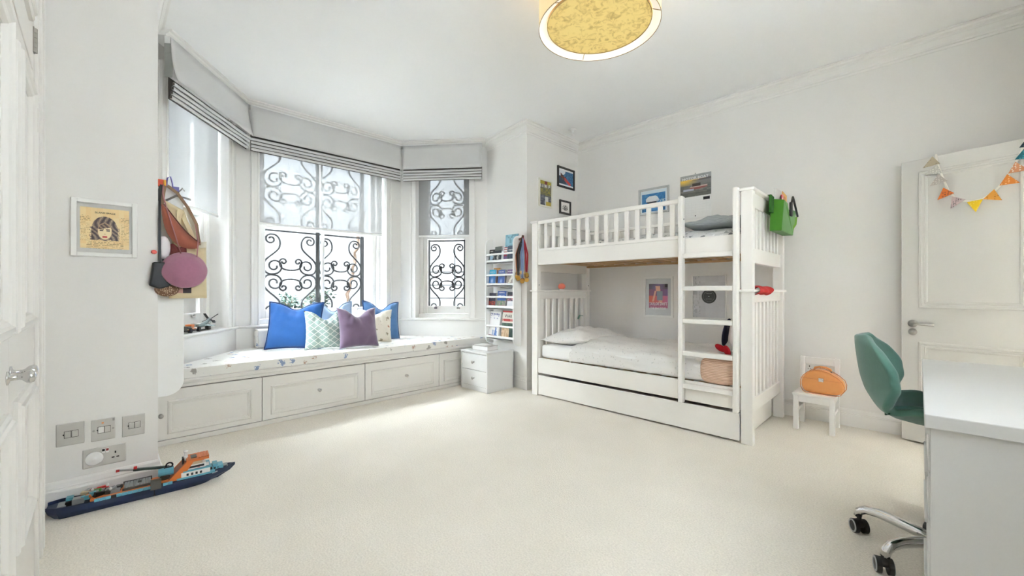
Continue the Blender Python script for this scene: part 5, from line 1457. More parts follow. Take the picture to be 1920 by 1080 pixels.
# shell: a profile in x,z swept across the width, wings curling forward at the sides of the back
def shell(off):
    prof = [(.205, .560), (.215, .588), (.19, .602), (.12, .594), (.03, .582), (-.06, .576), (-.124, .588), (-.172, .626), (-.204, .682), (-.220, .740), (-.229, .80), (-.236, .865), (-.238, .908)]
    n = len(prof)
    def at(t):
        q = t * (n - 1); i = min(n - 2, int(q)); f = q - i
        a, b = prof[i], prof[i + 1]
        return a[0] + (b[0] - a[0]) * f, a[1] + (b[1] - a[1]) * f
    def fn(u, v):
        s = 2 * u - 1
        x, z = at(v)
        back = sstep(.40, .62, v); topn = sstep(.72, 1.0, v)
        hw = .225 + .010 * sin(pi * min(1, v * 2)) - .045 * exp(-((v - .50) / .10) ** 2) + .012 * back
        hw *= sqrt(max(.02, 1 - (topn ** 2.2) * .93))
        if v < .12: hw *= .86 + .14 * v / .12
        y = s * hw
        W = [(.0, 0), (.60, .012), (.64, .030), (.67, .056), (.71, .090), (.78, .094), (.85, .062), (.905, .02), (2, .02)]
        wg = 0
        for (za, wa), (zb, wb_) in zip(W[:-1], W[1:]):
            if za <= z < zb: wg = wa + (wb_ - wa) * (z - za) / (zb - za)
        zz = z
        x += back * (wg * abs(s) ** 1.9 * 1.08 - .014 * (1 - abs(s)))
        z = zz + (1 - back) * (.072 * abs(s) ** 2.2) + back * .004 * abs(s)
        return (x, y, z)
    return fn
m = MB(); m.grid(shell(0), 28, 40)
sh = ob('shell', m, M_teal, oc, smooth=True, local=True)
md = sh.modifiers.new('thickness', 'SOLIDIFY'); md.thickness = .034; md.offset = 0
md2 = sh.modifiers.new('subdiv', 'SUBSURF'); md2.levels = 1; md2.render_levels = 1
# padded seat with its stitched channels, and the inner back pad
m = MB()
def seatpad(u, v):
    s = 2 * u - 1; x = -.13 + .335 * v
    z = .602 + .008 * sin(3 * pi * v) ** 2 + .060 * abs(s * .86) ** 2.4 * 1 - .012 * (v > .97)
    e = min(1, min(u, 1 - u) / .06, v / .06, (1 - v) / .05)
    z += .012 * (e ** .5) - .014 * exp(-((abs(v - .36)) / .018) ** 2) - .014 * exp(-((abs(v - .66)) / .018) ** 2)
    return (x, s * .19, z)
m.grid(seatpad, 20, 48); ob('seat_pad', m, M_teald, oc, smooth=True, local=True, solid=.014)
m = MB(); m.tube([(-.146, -.205, .622), (-.158, -.15, .605), (-.160, 0, .600), (-.158, .15, .605), (-.146, .205, .622)], .004, 6); ob('seam', m, pm('dark_green_seam', (34, 70, 58), .95), oc, smooth=True, local=True)

# ------------------------------------------------------------------ small white chair with the orange case
M_sc = pm('white_painted_beech', (238, 236, 232), .45, var=.015)
kc_ = thing('child_chair', 'small white wooden child chair beside the bunk bed', 'chair', (-.58, 4.04, 0))
cx0, cx1, cy0, cy1 = -.712, -.448, 3.908, 4.200
for x in (cx0, cx1 - .034):
    ob('leg', MB().box(x, x + .034, cy0, cy0 + .034, 0, .272), M_sc, kc_, bevel=.003)
    m = MB(); m.add([(x, cy1 - .034, 0), (x + .034, cy1 - .034, 0), (x + .034, cy1, 0), (x, cy1, 0), (x, cy1 - .034, .29), (x + .034, cy1 - .034, .29), (x + .034, cy1, .29), (x, cy1, .29), (x, cy1 - .012, .548), (x + .034, cy1 - .012, .548), (x + .034, cy1 + .014, .548), (x, cy1 + .014, .548)],
        [(3, 2, 1, 0), (0, 1, 5, 4), (1, 2, 6, 5), (2, 3, 7, 6), (3, 0, 4, 7), (4, 5, 9, 8), (5, 6, 10, 9), (6, 7, 11, 10), (7, 4, 8, 11), (8, 9, 10, 11)])
    ob('back_leg', m, M_sc, kc_, bevel=.003)
    ob('side_stretcher', MB().box(x + .008, x + .026, cy0 + .034, cy1 - .034, .135, .160), M_sc, kc_, bevel=.002)
    ob('seat_rail', MB().box(x + .007, x + .027, cy0 + .034, cy1 - .034, .232, .272), M_sc, kc_, bevel=.002)
ob('front_rail', MB().box(cx0 + .034, cx1 - .034, cy0 + .006, cy0 + .026, .222, .272), M_sc, kc_, bevel=.002)
ob('seat', MB().box(cx0 - .006, cx1 + .006, cy0 - .008, cy1 - .036, .272, .291), M_sc, kc_, bevel=.005)
ob('top_rail', MB().box(cx0 + .034, cx1 - .034, cy1 - .010, cy1 + .010, .485, .545), M_sc, kc_, bevel=.004)
M_or = pm('orange_leatherette', (238, 164, 96), .45, var=.03, scale=40, bump=.15, bscale=400); M_or2 = pm('orange_piping', (224, 146, 82), .5, var=.04)
vc = thing('vanity_case', 'orange rounded vanity case with a silver clasp on the small white chair', 'case', (-.535, 4.02, .2915), R(-2))
# local: front faces -y; rounded block, wider to the right, curved lid
def cs(t):
    """outline in x,z"""
    P0 = [(-.118, .012), (-.098, .0), (.085, .0), (.118, .012), (.138, .045), (.140, .080), (.128, .112), (.098, .140), (.050, .172), (.0, .186), (-.045, .184), (-.085, .168), (-.118, .135), (-.136, .095), (-.136, .05)]
    return P0
def block(z0c, z1c, d, grow=0.0):
    P0 = [p for p in cs(0)]
    n = len(P0); m = MB(); ysl = [(-d, .90), (-d + .012, .975), (-d + .03, 1.0), (d - .03, 1.0), (d - .012, .975), (d, .90)]
    vs = []
    for y, k in ysl:
        for (x, z) in P0: vs.append((x * (k + grow), y, .093 + (z - .093) * (k + grow)))
    fs = []
    for j in range(len(ysl) - 1):
        for i in range(n): fs.append((j * n + i, j * n + (i + 1) % n, (j + 1) * n + (i + 1) % n, (j + 1) * n + i))
    fs += [tuple(range(n)), tuple((len(ysl) - 1) * n + i for i in range(n - 1, -1, -1))]
    m.add(vs, fs); return m
o = ob('body', block(0, 1, .062), M_or, vc, local=True, smooth=True, sub=1)
o.location = (0, 0, .0)
m = MB(); m.tube([(-.133, -.0635, .118), (.0, -.0655, .116), (.128, -.0635, .112)], .002, 6); m.tube([(x * 1.0, -.058, .093 + (z - .093) * 1.0) for x, z in cs(0)], .0026, 6, True)
m.tube([(x, .058, z) for x, z in cs(0)], .0026, 6, True); ob('piping', m, M_or2, vc, local=True, smooth=True)
m = MB(); m.tube([(-.055, 0, .182), (-.050, 0, .198), (-.02, 0, .207), (.02, 0, .205), (.048, 0, .194), (.055, 0, .172)], .007, 8); ob('handle', m, M_or, vc, local=True, smooth=True)
m = MB(); m.box(-.016, .016, -.072, -.063, .100, .128); m.box(-.009, .009, -.077, -.070, .108, .122); ob('clasp', m, M_chrome, vc, local=True, bevel=.002)
m = MB()
for x in (-.055, .055): m.tube([(x, -.012, .176), (x, .012, .176)], .006, 8)
ob('handle_ring', m, M_brass, vc, local=True)

# ------------------------------------------------------------------ drum pendant
PCX, PCY, PZ = -1.299, 2.014, 2.600
M_shade = bpy.data.materials.new('cream_drum_shade'); M_shade.use_nodes = True
nt = M_shade.node_tree; b = nt.nodes['Principled BSDF']; b.inputs['Base Color'].default_value = rgb(236, 214, 168); b.inputs['Roughness'].default_value = .8
b.inputs['Emission Color'].default_value = rgb(255, 226, 170); b.inputs['Emission Strength'].default_value = .04
M_shin = bpy.data.materials.new('white_shade_lining_lit'); M_shin.use_nodes = True
b = M_shin.node_tree.nodes['Principled BSDF']; b.inputs['Base Color'].default_value = rgb(246, 240, 230); b.inputs['Emission Color'].default_value = rgb(255, 244, 228); b.inputs['Emission Strength'].default_value = .04
M_diff = bpy.data.materials.new('gold_leaf_diffuser_lit'); M_diff.use_nodes = True
nt = M_diff.node_tree; b = nt.nodes['Principled BSDF']
tc = nd(nt, 'ShaderNodeTexCoord'); n1 = nd(nt, 'ShaderNodeTexNoise'); n1.inputs['Scale'].default_value = 22; n1.inputs['Detail'].default_value = 6; n1.inputs['Roughness'].default_value = .65; n1.inputs['Distortion'].default_value = 1.2
nt.links.new(tc.outputs['Object'], n1.inputs['Vector'])
cr = nd(nt, 'ShaderNodeValToRGB'); e = cr.color_ramp.elements; e[0].position = .34; e[0].color = rgb(206, 172, 100); e[1].position = .52; e[1].color = rgb(244, 216, 136)
nt.links.new(n1.outputs['Fac'], cr.inputs[0]); nt.links.new(cr.outputs[0], b.inputs['Base Color']); nt.links.new(cr.outputs[0], b.inputs['Emission Color'])
b.inputs['Emission Strength'].default_value = .016; b.inputs['Roughness'].default_value = .6
pl = thing('pendant_lamp', 'large cream drum ceiling lamp with a mottled gold diffuser, lit', 'lamp', (PCX, PCY, PZ))
Mp = Mx.Translation((PCX, PCY, PZ))
ob('drum_shade', MB().lathe([(.3385, 0), (.3385, .23), (.3370, .23), (.3370, 0)], 72, Mp, True), M_shade, pl, smooth=False)
m = MB().lathe([(.3368, .002), (.3368, .10), (.3365, .10), (.3365, .002)], 72, Mp, True); ob('lining', m, M_shin, pl)
m = MB().lathe([(.2950, .030), (.3364, .030), (.3364, .034), (.2950, .034)], 72, Mp, True); ob('inner_ring', m, M_shin, pl)
m = MB().lathe([(.0, .022), (.290, .022), (.290, .027), (.0, .027)], 72, Mp); ob('diffuser', m, M_diff, pl)
m = MB().lathe([(.2895, .018), (.2925, .018), (.2925, .034), (.2895, .034)], 72, Mp, True); ob('diffuser_rim', m, pm('brass_rim', (186, 158, 104), .4, .6), pl)
m = MB()
for k in range(3):
    a = R(20 + 120 * k); m.tube([(PCX + .290 * cos(a), PCY + .290 * sin(a), PZ + .028), (PCX + .337 * cos(a), PCY + .337 * sin(a), PZ + .006)], .0022, 6)
m.tube([(PCX + .3385 * cos(2 * pi * k / 72), PCY + .3385 * sin(2 * pi * k / 72), PZ + .001) for k in range(72)], .0020, 6, True)
ob('wire_frame', m, pm('bronze_wire', (150, 128, 88), .4, .6), pl)
m = MB(); m.tube([(PCX, PCY, PZ + .2), (PCX, PCY, CEIL - .02)], .008, 10); m.lathe([(0, .0), (.06, 0), (.055, -.025), (0, -.03)], 24, Mx.Translation((PCX, PCY, CEIL)));
for k in range(3):
    a = R(20 + 120 * k); m.tube([(PCX, PCY, PZ + .205), (PCX + .337 * cos(a), PCY + .337 * sin(a), PZ + .215)], .004, 6)
ob('stem', m, M_white, pl)
bd = bpy.data.lights.new('pendant_bulb', 'POINT'); bd.energy = .3; bd.color = (1.0, .90, .74); bd.shadow_soft_size = .07
bo = bpy.data.objects.new('pendant_bulb', bd); COL.objects.link(bo); bo.location = (PCX, PCY, PZ + .17); attach(bo, pl)
# ------------------------------------------------------------------ brick ship on the carpet
M_hull = pm('navy_brick_plastic', (34, 48, 78), .35, var=.05); M_orb = pm('orange_brick_plastic', (214, 116, 52), .4, var=.05); M_azure = pm('azure_brick_plastic', (98, 168, 190), .4, var=.05)
M_lg = pm('light_grey_brick', (150, 152, 150), .4, var=.05); M_dg = pm('dark_grey_brick', (84, 82, 76), .45, var=.06); M_wb = pm('white_brick', (232, 232, 228), .4, var=.02); M_redb = pm('red_brick', (196, 44, 44), .4); M_grn = pm('green_brick', (70, 140, 62), .4); M_tan = pm('tan_brick', (190, 172, 140), .45)
A0, A1 = V((-2.990, -.172)), V((-2.93, .585)); SL = (A1 - A0).length; st_ = (A1 - A0).normalized()
# local: x from stern to bow, y to port (away from the wall is -y ... the near side), z up
FS = frame((A0.x, A0.y, 0), st_, V((-st_.y, st_.x)))     # local y points to the wall
shp = thing('toy_ship', 'navy orange and azure brick built toy ship on the carpet by the skirting', 'toy ship', (A0.x, A0.y, 0), 0)
def hw(t):   # half width along the length
    if t < .06: return .040 + .026 * (t / .06)
    if t < .70: return .066
    f = (t - .70) / .30
    return .066 * (1 - f ** 1.8)
def deck(t):
    return .052 + (.010 * (1 - t / .2) if t < .2 else 0) + (.016 * sstep(.62, 1.0, t))
def hull_mesh(t0, t1, n=24):
    vs = []; fs = []; rows = []
    for k in range(n + 1):
        t = t0 + (t1 - t0) * k / n
        w = max(.002, hw(t)); d = deck(t)
        xb = t * SL
        xk = xb - (.085 * sstep(.78, 1, t)) + (.030 * (1 - sstep(0, .08, t)))
        kw = w * (.86 - .45 * sstep(.7, 1, t))
        rows.append([(xk, -kw, .002), (xb - .3 * (xb - xk), -w * .97, d * .45), (xb, -w, d), (xb, -w + .006 if w > .012 else 0, d), (xb, -w + .006 if w > .012 else 0, d - .014),
                     (xb, w - .006 if w > .012 else 0, d - .014), (xb, w - .006 if w > .012 else 0, d), (xb, w, d), (xb - .3 * (xb - xk), w * .97, d * .45), (xk, kw, .002)])
    m = len(rows[0])
    for r in rows: vs += r
    for k in range(n):
        for j in range(m): fs.append((k * m + j, k * m + (j + 1) % m, (k + 1) * m + (j + 1) % m, (k + 1) * m + j))
    fs.append(tuple(range(m))); fs.append(tuple(n * m + j for j in range(m - 1, -1, -1)))
    return MB(FS).add(vs, fs)
ob('hull', hull_mesh(0, .515, 20), M_hull, shp); ob('hull', hull_mesh(.520, 1.0, 26), M_hull, shp)
m = MB(FS); m.box(.51 * SL, .525 * SL, -.060, .060, .004, .05); ob('hull_joint', m, M_black, shp)
def bx_(name, mat, *bs, bevel=.001, lab=None):
    m = MB(FS)
    for q in bs: m.box(*q)
    o = ob(name, m, mat, shp, bevel=bevel)
    return o
X_ = lambda t: t * SL
# azure stripe plates along the near side with their studs and gaps
for k in range(15):
    t = .22 + k * .0265
    if k in (11,): continue
    bx_('hull_plate', M_azure if k not in (3, 12) else M_black, (X_(t), X_(t + .0255), -.0675, -.058, deck(t) - .004, deck(t) + .010))
bx_('deck_plate', M_orb, (X_(.20), X_(.60), -.058, .058, .044, .062))
bx_('hatch', M_lg, *[(X_(.36 + k * .0155), X_(.36 + k * .0155 + .0140), -.040, .040, .062, .078) for k in range(9)])
bx_('hatch_frame', M_dg, (X_(.353), X_(.505), -.044, -.040, .060, .074), (X_(.353), X_(.505), .040, .044, .060, .082), (X_(.43), X_(.45), -.012, .012, .078, .082))
bx_('side_winch', M_dg, (X_(.497), X_(.555), -.074, -.045, .040, .088))
bx_('stern_block', M_lg, (X_(.115), X_(.17), -.03, .01, .045, .070), (X_(.05), X_(.09), -.04, .02, .045, .056))
bx_('stern_block', M_azure, (X_(.085), X_(.118), -.010, .024, .048, .078))
bx_('stern_block', M_black, (X_(.085), X_(.115), -.034, -.014, .045, .066))
rnd = random.Random(12)
cols = [M_lg, M_dg, M_black, M_lg, M_orb, M_wb, M_dg, M_grn, M_black, M_azure, M_redb, M_lg, M_tan, M_dg]
for k in range(26):
    t = .17 + .165 * rnd.random(); y = rnd.uniform(-.046, .046); z = .060 + rnd.random() * .018; sx, sy, sz = rnd.uniform(.008, .02), rnd.uniform(.006, .016), rnd.uniform(.006, .016)
    m = MB(FS @ Mx.Translation((X_(t), y, z)) @ Mx.Rotation(rnd.uniform(-.6, .6), 4, 'Z') @ Mx.Rotation(rnd.uniform(-.25, .25), 4, 'Y')); m.box(-sx, sx, -sy, sy, -sz, sz)
    ob('deck_gear', m, cols[k % len(cols)], shp, bevel=.001)
def minifig(t, y, z, body, hat):
    m = MB(FS); m.box(X_(t) - .006, X_(t) + .006, y - .008, y + .008, z, z + .018); ob('crew_body', m, body, shp, bevel=.001)
    m = MB(FS); m.ball((X_(t), y, z + .027), .0065, .0065, .008, 10, 8); ob('crew_helmet', m, hat, shp, smooth=True)
minifig(.205, .0, .062, M_redb, M_wb); minifig(.275, .02, .066, M_redb, M_wb); minifig(.295, -.03, .058, M_orb, M_wb)
# crane
m = MB(FS); m.tube([(X_(.575), .0, .062), (X_(.575), .0, .085)], .022, 16); ob('crane_base', m, M_dg, shp)
m = MB(FS); m.tube([(X_(.54), .005, .098), (X_(.625), .0, .100)], .022, 14); ob('crane_winch', m, M_azure, shp, smooth=False)
m = MB(FS); m.bar((X_(.60), .018, .118), (X_(.405), .020, .142), .016, .013); ob('crane_arm', m, pm('dark_green_brick', (38, 56, 50), .4), shp, bevel=.002)
m = MB(FS); m.bar((X_(.41), .020, .141), (X_(.335), .021, .152), .009, .008); ob('crane_tip', m, M_lg, shp, bevel=.001)
m = MB(FS); m.box(X_(.335) - .014, X_(.335), .015, .027, .147, .157); m.box(X_(.412) - .004, X_(.412) + .01, .012, .030, .143, .156); ob('crane_light', m, M_redb, shp, bevel=.001)
m = MB(FS); m.tube([(X_(.60) + .014 * cos(a), .006, .130 + .014 * sin(a)) for a in [2 * pi * k / 14 for k in range(14)]], .004, 6, True); m.box(X_(.57), X_(.62), -.004, .012, .118, .124); ob('crane_hook', m, M_black, shp)
# superstructure
for y in (-.058, .050):
    m = MB(FS); m.add([(X_(.585), y, .058), (X_(.665), y, .058), (X_(.745), y, .150), (X_(.700), y, .150), (X_(.585), y + .008, .058), (X_(.665), y + .008, .058), (X_(.745), y + .008, .150), (X_(.700), y + .008, .150)],
          [(0, 1, 2, 3), (7, 6, 5, 4), (0, 4, 5, 1), (1, 5, 6, 2), (2, 6, 7, 3), (3, 7, 4, 0)])
    ob('bridge_slope', m, M_orb, shp, bevel=.001)
m = MB(FS); m.add([(X_(.595), -.050, .062), (X_(.705), -.050, .150), (X_(.705), .050, .150), (X_(.595), .050, .062), (X_(.615), -.050, .058), (X_(.725), -.050, .146), (X_(.725), .050, .146), (X_(.615), .050, .058)], [(0, 1, 2, 3), (7, 6, 5, 4), (0, 4, 5, 1), (1, 5, 6, 2), (2, 6, 7, 3), (3, 7, 4, 0)])
ob('bridge_ramp', m, pm('brown_orange_brick', (150, 82, 44), .45), shp)
bx_('cabin', M_wb, (X_(.665), X_(.835), -.060, .055, .062, .092))
bx_('cabin', M_azure, (X_(.64), X_(.865), -.063, .056, .056, .066))
bx_('cabin_deck', M_azure, (X_(.675), X_(.84), -.060, .055, .090, .098))
bx_('cabin', M_wb, (X_(.68), X_(.81), -.050, .048, .098, .122))
bx_('cabin_window', M_black, *[(X_(.695 + k * .026), X_(.695 + k * .026 + .013), -.0612, -.058, .070, .083) for k in range(4)])
bx_('wheelhouse_window', M_black, (X_(.70), X_(.80), -.0512, -.046, .105, .116))
bx_('bridge_roof', M_orb, (X_(.695), X_(.80), -.056, .054, .140, .153), (X_(.80), X_(.83), -.044, .044, .138, .150))
bx_('bridge_roof_tile', M_orb, *[(X_(.765 + k * .017), X_(.765 + k * .017 + .015), -.048, .046, .153, .157) for k in range(4)])
bx_('bridge_cabin', M_tan, (X_(.70), X_(.79), -.048, .046, .122, .140))
bx_('solar_panel', M_dg, (X_(.722), X_(.758), -.030, .022, .153, .157))
bx_('mast', M_wb, (X_(.685), X_(.702), -.010, .010, .14, .185), (X_(.683), X_(.706), -.016, .016, .160, .166))
m = MB(FS); m.ball((X_(.694), 0, .190), .012, .012, .007, 12, 8); ob('radar_dome', m, M_wb, shp, smooth=True)
bx_('vent', M_black, (X_(.672), X_(.682), -.02, .02, .12, .158))
bx_('life_raft', M_wb, (X_(.78), X_(.83), -.045, -.020, .100, .112)); bx_('life_raft', M_redb, (X_(.755), X_(.775), -.05, -.032, .099, .107))
bx_('fore_deck', M_azure, (X_(.835), X_(.92), -.034, .034, .062, .080), (X_(.855), X_(.885), -.03, .03, .08, .092))
bx_('fore_hatch', M_black, (X_(.83), X_(.85), -.045, -.038, .070, .084), (X_(.86), X_(.872), -.036, -.03, .066, .076), (X_(.88), X_(.892), -.034, -.026, .066, .076))
bx_('bow_plate', M_lg, (X_(.90), X_(.95), -.020, .020, .060, .070))
lettering('hull_number', '60368', .011, FS @ Mx.Translation((X_(.865), -.0490, .052)) @ Mx.Rotation(.42, 4, 'Z'), K_w, shp)

# ------------------------------------------------------------------ brick toys on the ledge at the left
a, t, n, L = seg(0)
FT = frame(a - n * 0.0, t, n)            # local x along the left bay wall, local y outwards (deeper on the ledge)
tk = thing('toy_vehicle', 'orange and black brick built toy buggy on the left bay ledge', 'toy car', (-4.24, .55, .7535))
Tm = FT @ Mx.Translation((.505, .035, .7535)) @ Mx.Rotation(.18, 4, 'Z')
def tb(name, mat, *bs, P=tk, M=None, bevel=.001):
    m = MB(M if M is not None else Tm)
    for q in bs: m.box(*q)
    return ob(name, m, mat, P, bevel=bevel)
tb('chassis', M_black, (-.10, .10, -.028, .028, .012, .024)); tb('bodywork', M_orb, (-.02, .035, -.022, .022, .036, .066), (-.10, .04, -.034, -.028, .026, .034)); tb('cab', M_wb, (.02, .066, -.030, .026, .022, .040)); tb('engine', M_dg, (-.095, -.03, -.024, .024, .028, .054)); tb('front_bonnet', M_dg, (.06, .105, -.026, .026, .036, .060))
tb('roll_bar', M_lg, (.038, .046, -.026, .026, .04, .058), (-.09, -.02, -.030, -.026, .044, .048)); tb('fairing', M_tan, (-.11, .02, -.033, -.026, .030, .036))
for x in (-.075, .082):
    for y in (-.036, .026):
        m = MB(Tm @ Mx.Translation((x, y, .021)) @ Mx.Rotation(-pi / 2, 4, 'X')); m.lathe([(0, -.008), (.021, -.008), (.021, .012), (0, .012)], 18); ob('wheel', m, M_black, tk)
tp = thing('toy_plane', 'grey green toy aeroplane with an X shaped tail on the left bay ledge', 'toy plane', (-4.45, .70, .7535))
Tq = FT @ Mx.Translation((.715, .045, .7535)) @ Mx.Rotation(.1, 4, 'Z')
M_gg = pm('grey_green_plastic', (112, 128, 126), .45, var=.08); M_ggl = pm('pale_grey_green_plastic', (168, 180, 178), .45, var=.05)
m = MB(Tq); m.tube([(-.12, 0, .034), (-.08, 0, .042), (.0, 0, .050), (.07, 0, .078), (.10, 0, .100)], [.008, .016, .019, .012, .006], 12); ob('fuselage', m, M_gg, tp, smooth=True)
m = MB(Tq); m.bar((-.02, -.085, .040), (-.01, .085, .058), .05, .005); ob('wing', m, M_ggl, tp, bevel=.001)
m = MB(Tq); m.bar((.095, -.012, .096), (.125, -.055, .135), .022, .004); m.bar((.095, .012, .096), (.115, .050, .140), .022, .004); m.bar((.085, -.01, .09), (.07, -.05, .06), .02, .004); m.bar((.085, .01, .09), (.075, .05, .07), .02, .004); ob('tail_fin', m, M_dark, tp)
m = MB(Tq); m.lathe([(.016, .0), (.020, 0), (.020, .003), (.016, .003)], 20, Mx.Translation((.02, -.030, .07)) @ Mx.Rotation(pi / 2, 4, 'X'), True); ob('roundel', m, M_gg, tp)
m = MB(Tq); m.box(.04, .085, -.016, .012, .0, .045); m.box(-.09, .02, -.012, .012, .0, .010); ob('stand', m, pm('olive_black_stand', (48, 52, 44), .5), tp, bevel=.002)
m = MB(Tq); m.box(.12, .18, -.016, -.006, .058, .064); m.box(.145, .155, -.018, -.002, .060, .078); ob('drone', m, M_dg, tp)

# ------------------------------------------------------------------ bags and hats hanging on the left bookcase
XB = -3.158
def at(y, z, d=0.0): return (XB + d, y, z)
hk = thing('hook_rack', 'red and orange topped hooks on the corner of the left bookcase', 'hook', (XB, .27, 1.70))
m = MB(); m.box(XB - .004, XB + .03, .235, .285, 1.708, 1.748); ob('red_block', m, pm('red_orange_plastic', (222, 84, 44), .4, var=.2, scale=60), hk, bevel=.004)
m = MB(); m.box(XB - .004, XB + .034, .272, .284, 1.712, 1.745); ob('yellow_block', m, pm('yellow_plastic', (240, 180, 60), .4), hk, bevel=.003)
m = MB(); m.tube([(XB + .01, .285, 1.71), (XB + .01, .292, 1.765), (XB + .01, .306, 1.775), (XB + .01, .314, 1.74), (XB + .01, .318, 1.705)], .004, 6); m.box(XB, XB + .02, .318, .345, 1.69, 1.718); ob('purple_hook', m, pm('blue_purple_plastic', (104, 98, 160), .4, var=.15), hk, smooth=False)
hk['label'] = 'red, yellow and purple plastic hooks on the corner of the left bookcase'
def strip(m, pts, w, th=.003, up=(1, 0, 0)):
    for p, q in zip(pts[:-1], pts[1:]): m.bar(p, q, w, th, up)
def shell_grid(name, fn, nu, nv, mat, parent, solid=.003):
    m = MB(); m.grid(fn, nu, nv); return ob(name, m, mat, parent, smooth=True, solid=solid)
M_cloth = pm('cream_canvas', (222, 206, 168), .9, var=.06, scale=10, bump=.3, bscale=120, sheen=.1); M_cloth2 = pm('pale_canvas', (222, 214, 196), .9, var=.05, scale=10, bump=.3, bscale=120)
M_terra = pm('terracotta_cloth', (170, 98, 78), .85, var=.12, scale=14, bump=.25, bscale=160, sheen=.2); M_mauve = pm('mauve_felt', (172, 116, 140), .95, var=.08, scale=60, bump=.4, bscale=420, sheen=.4)
M_pink = pm('dusty_pink_cord', (176, 122, 124), .8); M_bleather = pm('black_leather', (32, 34, 36), .4, var=.1, scale=30, bump=.15, bscale=200)
# cream totes hanging deepest
def tote(label, y0, y1, z0, z1, d, bulge, mat, strap_y, skew=.0, zt=1.60):
    g = thing('tote_bag', label, 'bag', at((y0 + y1) / 2, z0, d))
    def fn(u, v):
        s = 2 * u - 1; y = y0 + (y1 - y0) * u + skew * (1 - v)
        return at(y, z0 + (z1 - z0) * v + .006 * sin(7 * u) * v, d + bulge * (1 - s * s) * sin(pi * min(1, v * .9 + .12)) + .004 * sin(11 * u + 4 * v))
    def fb(u, v):
        p = fn(u, v); s = 2 * u - 1
        return (XB + d - .003, p[1], p[2])
    shell_grid('front', fn, 14, 12, mat, g); shell_grid('back', fb, 8, 4, mat, g)
    for q in (0, 1):
        m = MB(); yy = y0 + (y1 - y0) * (.2 + .6 * q)
        strip(m, [at(yy + skew * 0, z1 - .02, d + .004), at((yy + strap_y) / 2, (z1 + zt) / 2, d + .006), at(strap_y, zt, d + .004)], .022)
        ob('strap', m, mat, g)
    return g
t1 = tote('cream canvas tote bag hanging behind the mauve hat', .320, .478, 1.070, 1.40, .012, .020, M_cloth2, .375, .0, 1.60)
t2 = tote('straw coloured canvas bag with a dark photo print, lowest of the hanging bags', .290, .470, 1.055, 1.36, .040, .018, M_cloth, .345, .006, 1.58)
def phot(u, v):
    c = mixc((60, 44, 46), (120, 88, 80), hsh(int(u * 10), int(v * 6)))
    if abs(u - .45) < .16 and v < .8: c = mixc((196, 150, 134), (150, 110, 100), v)
    if u > .62 and v < .5: c = (56, 38, 40)
    return c
printed('photo_print', phot, 24, 12, Mx(((0, -1, 0, XB + .066), (1, 0, 0, .292), (0, 0, 1, 1.085), (0, 0, 0, 1))), .105, .07, t2)
hg = thing('clothes_hanger', 'grey clothes hanger hooked on the left bookcase side', 'hanger', at(.36, 1.63, .01))
m = MB(); m.tube([at(.285, 1.630, .012), at(.335, 1.668, .012), at(.402, 1.652, .012)], .006, 8); m.tube([at(.338, 1.668, .012), at(.346, 1.692, .012), at(.362, 1.715, .012), at(.372, 1.700, .012)], .004, 8); ob('hanger_body', m, pm('grey_hanger', (150, 148, 144), .4), hg, smooth=True)
# terracotta crescent sling bag
cb_ = thing('sling_bag', 'terracotta crescent shaped sling bag hanging above the mauve hat', 'bag', at(.34, 1.40, .05))
def cres(sd):
    def fn(u, v):
        # u along the crescent, v across
        c0 = bez((.258, 1.600), (.262, 1.40), (.330, 1.330), (.428, 1.355), 20); c1 = bez((.264, 1.600), (.318, 1.53), (.372, 1.430), (.438, 1.392), 20)
        k = u * 20; i = min(19, int(k)); f = k - i
        i2 = i + 20 * 0
        p = (c0[i][0] * (1 - f) + c0[i + 1][0] * f, c0[i][1] * (1 - f) + c0[i + 1][1] * f)
        q = (c1[i][0] * (1 - f) + c1[i + 1][0] * f, c1[i][1] * (1 - f) + c1[i + 1][1] * f)
        b = sd * .034 * sin(pi * u) ** .7 * sin(pi * v) ** .7
        return at(p[0] + (q[0] - p[0]) * v, p[1] + (q[1] - p[1]) * v, .068 + b + .003 * sin(14 * u))
    return fn
m = MB(); m.grid(cres(1), 24, 10); m.grid(cres(-1), 24, 10); ob('pouch', m, M_terra, cb_, smooth=True)
m = MB(); strip(m, [at(.260, 1.590, .07), at(.268, 1.66, .05), at(.276, 1.712, .03)], .020); strip(m, [at(.434, 1.375, .07), at(.425, 1.50, .05), at(.385, 1.60, .03), at(.335, 1.68, .03), at(.290, 1.715, .03)], .016); ob('strap', m, pm('tan_strap', (150, 122, 96), .8, var=.1), cb_)
m = MB(); m.tube([at(*p, .094) for p in bez((.268, 1.595), (.320, 1.52), (.372, 1.422), (.436, 1.388), 14)], .003, 6); ob('zip', m, pm('dark_zip', (110, 64, 54), .5), cb_, smooth=True)
# straw coloured cloth behind the sling bag
def fold(u, v):
    y0 = .275 + .04 * (1 - v); y1 = .435 - .07 * v
    return at(y0 + (y1 - y0) * u, 1.36 + .27 * v - .05 * u * v, .028 + .010 * sin(9 * u) * (1 - v) )
tag(shell_grid('cloth_bag', fold, 16, 10, M_cloth, None), 'folded straw coloured cloth bag tucked behind the terracotta sling bag', 'bag')
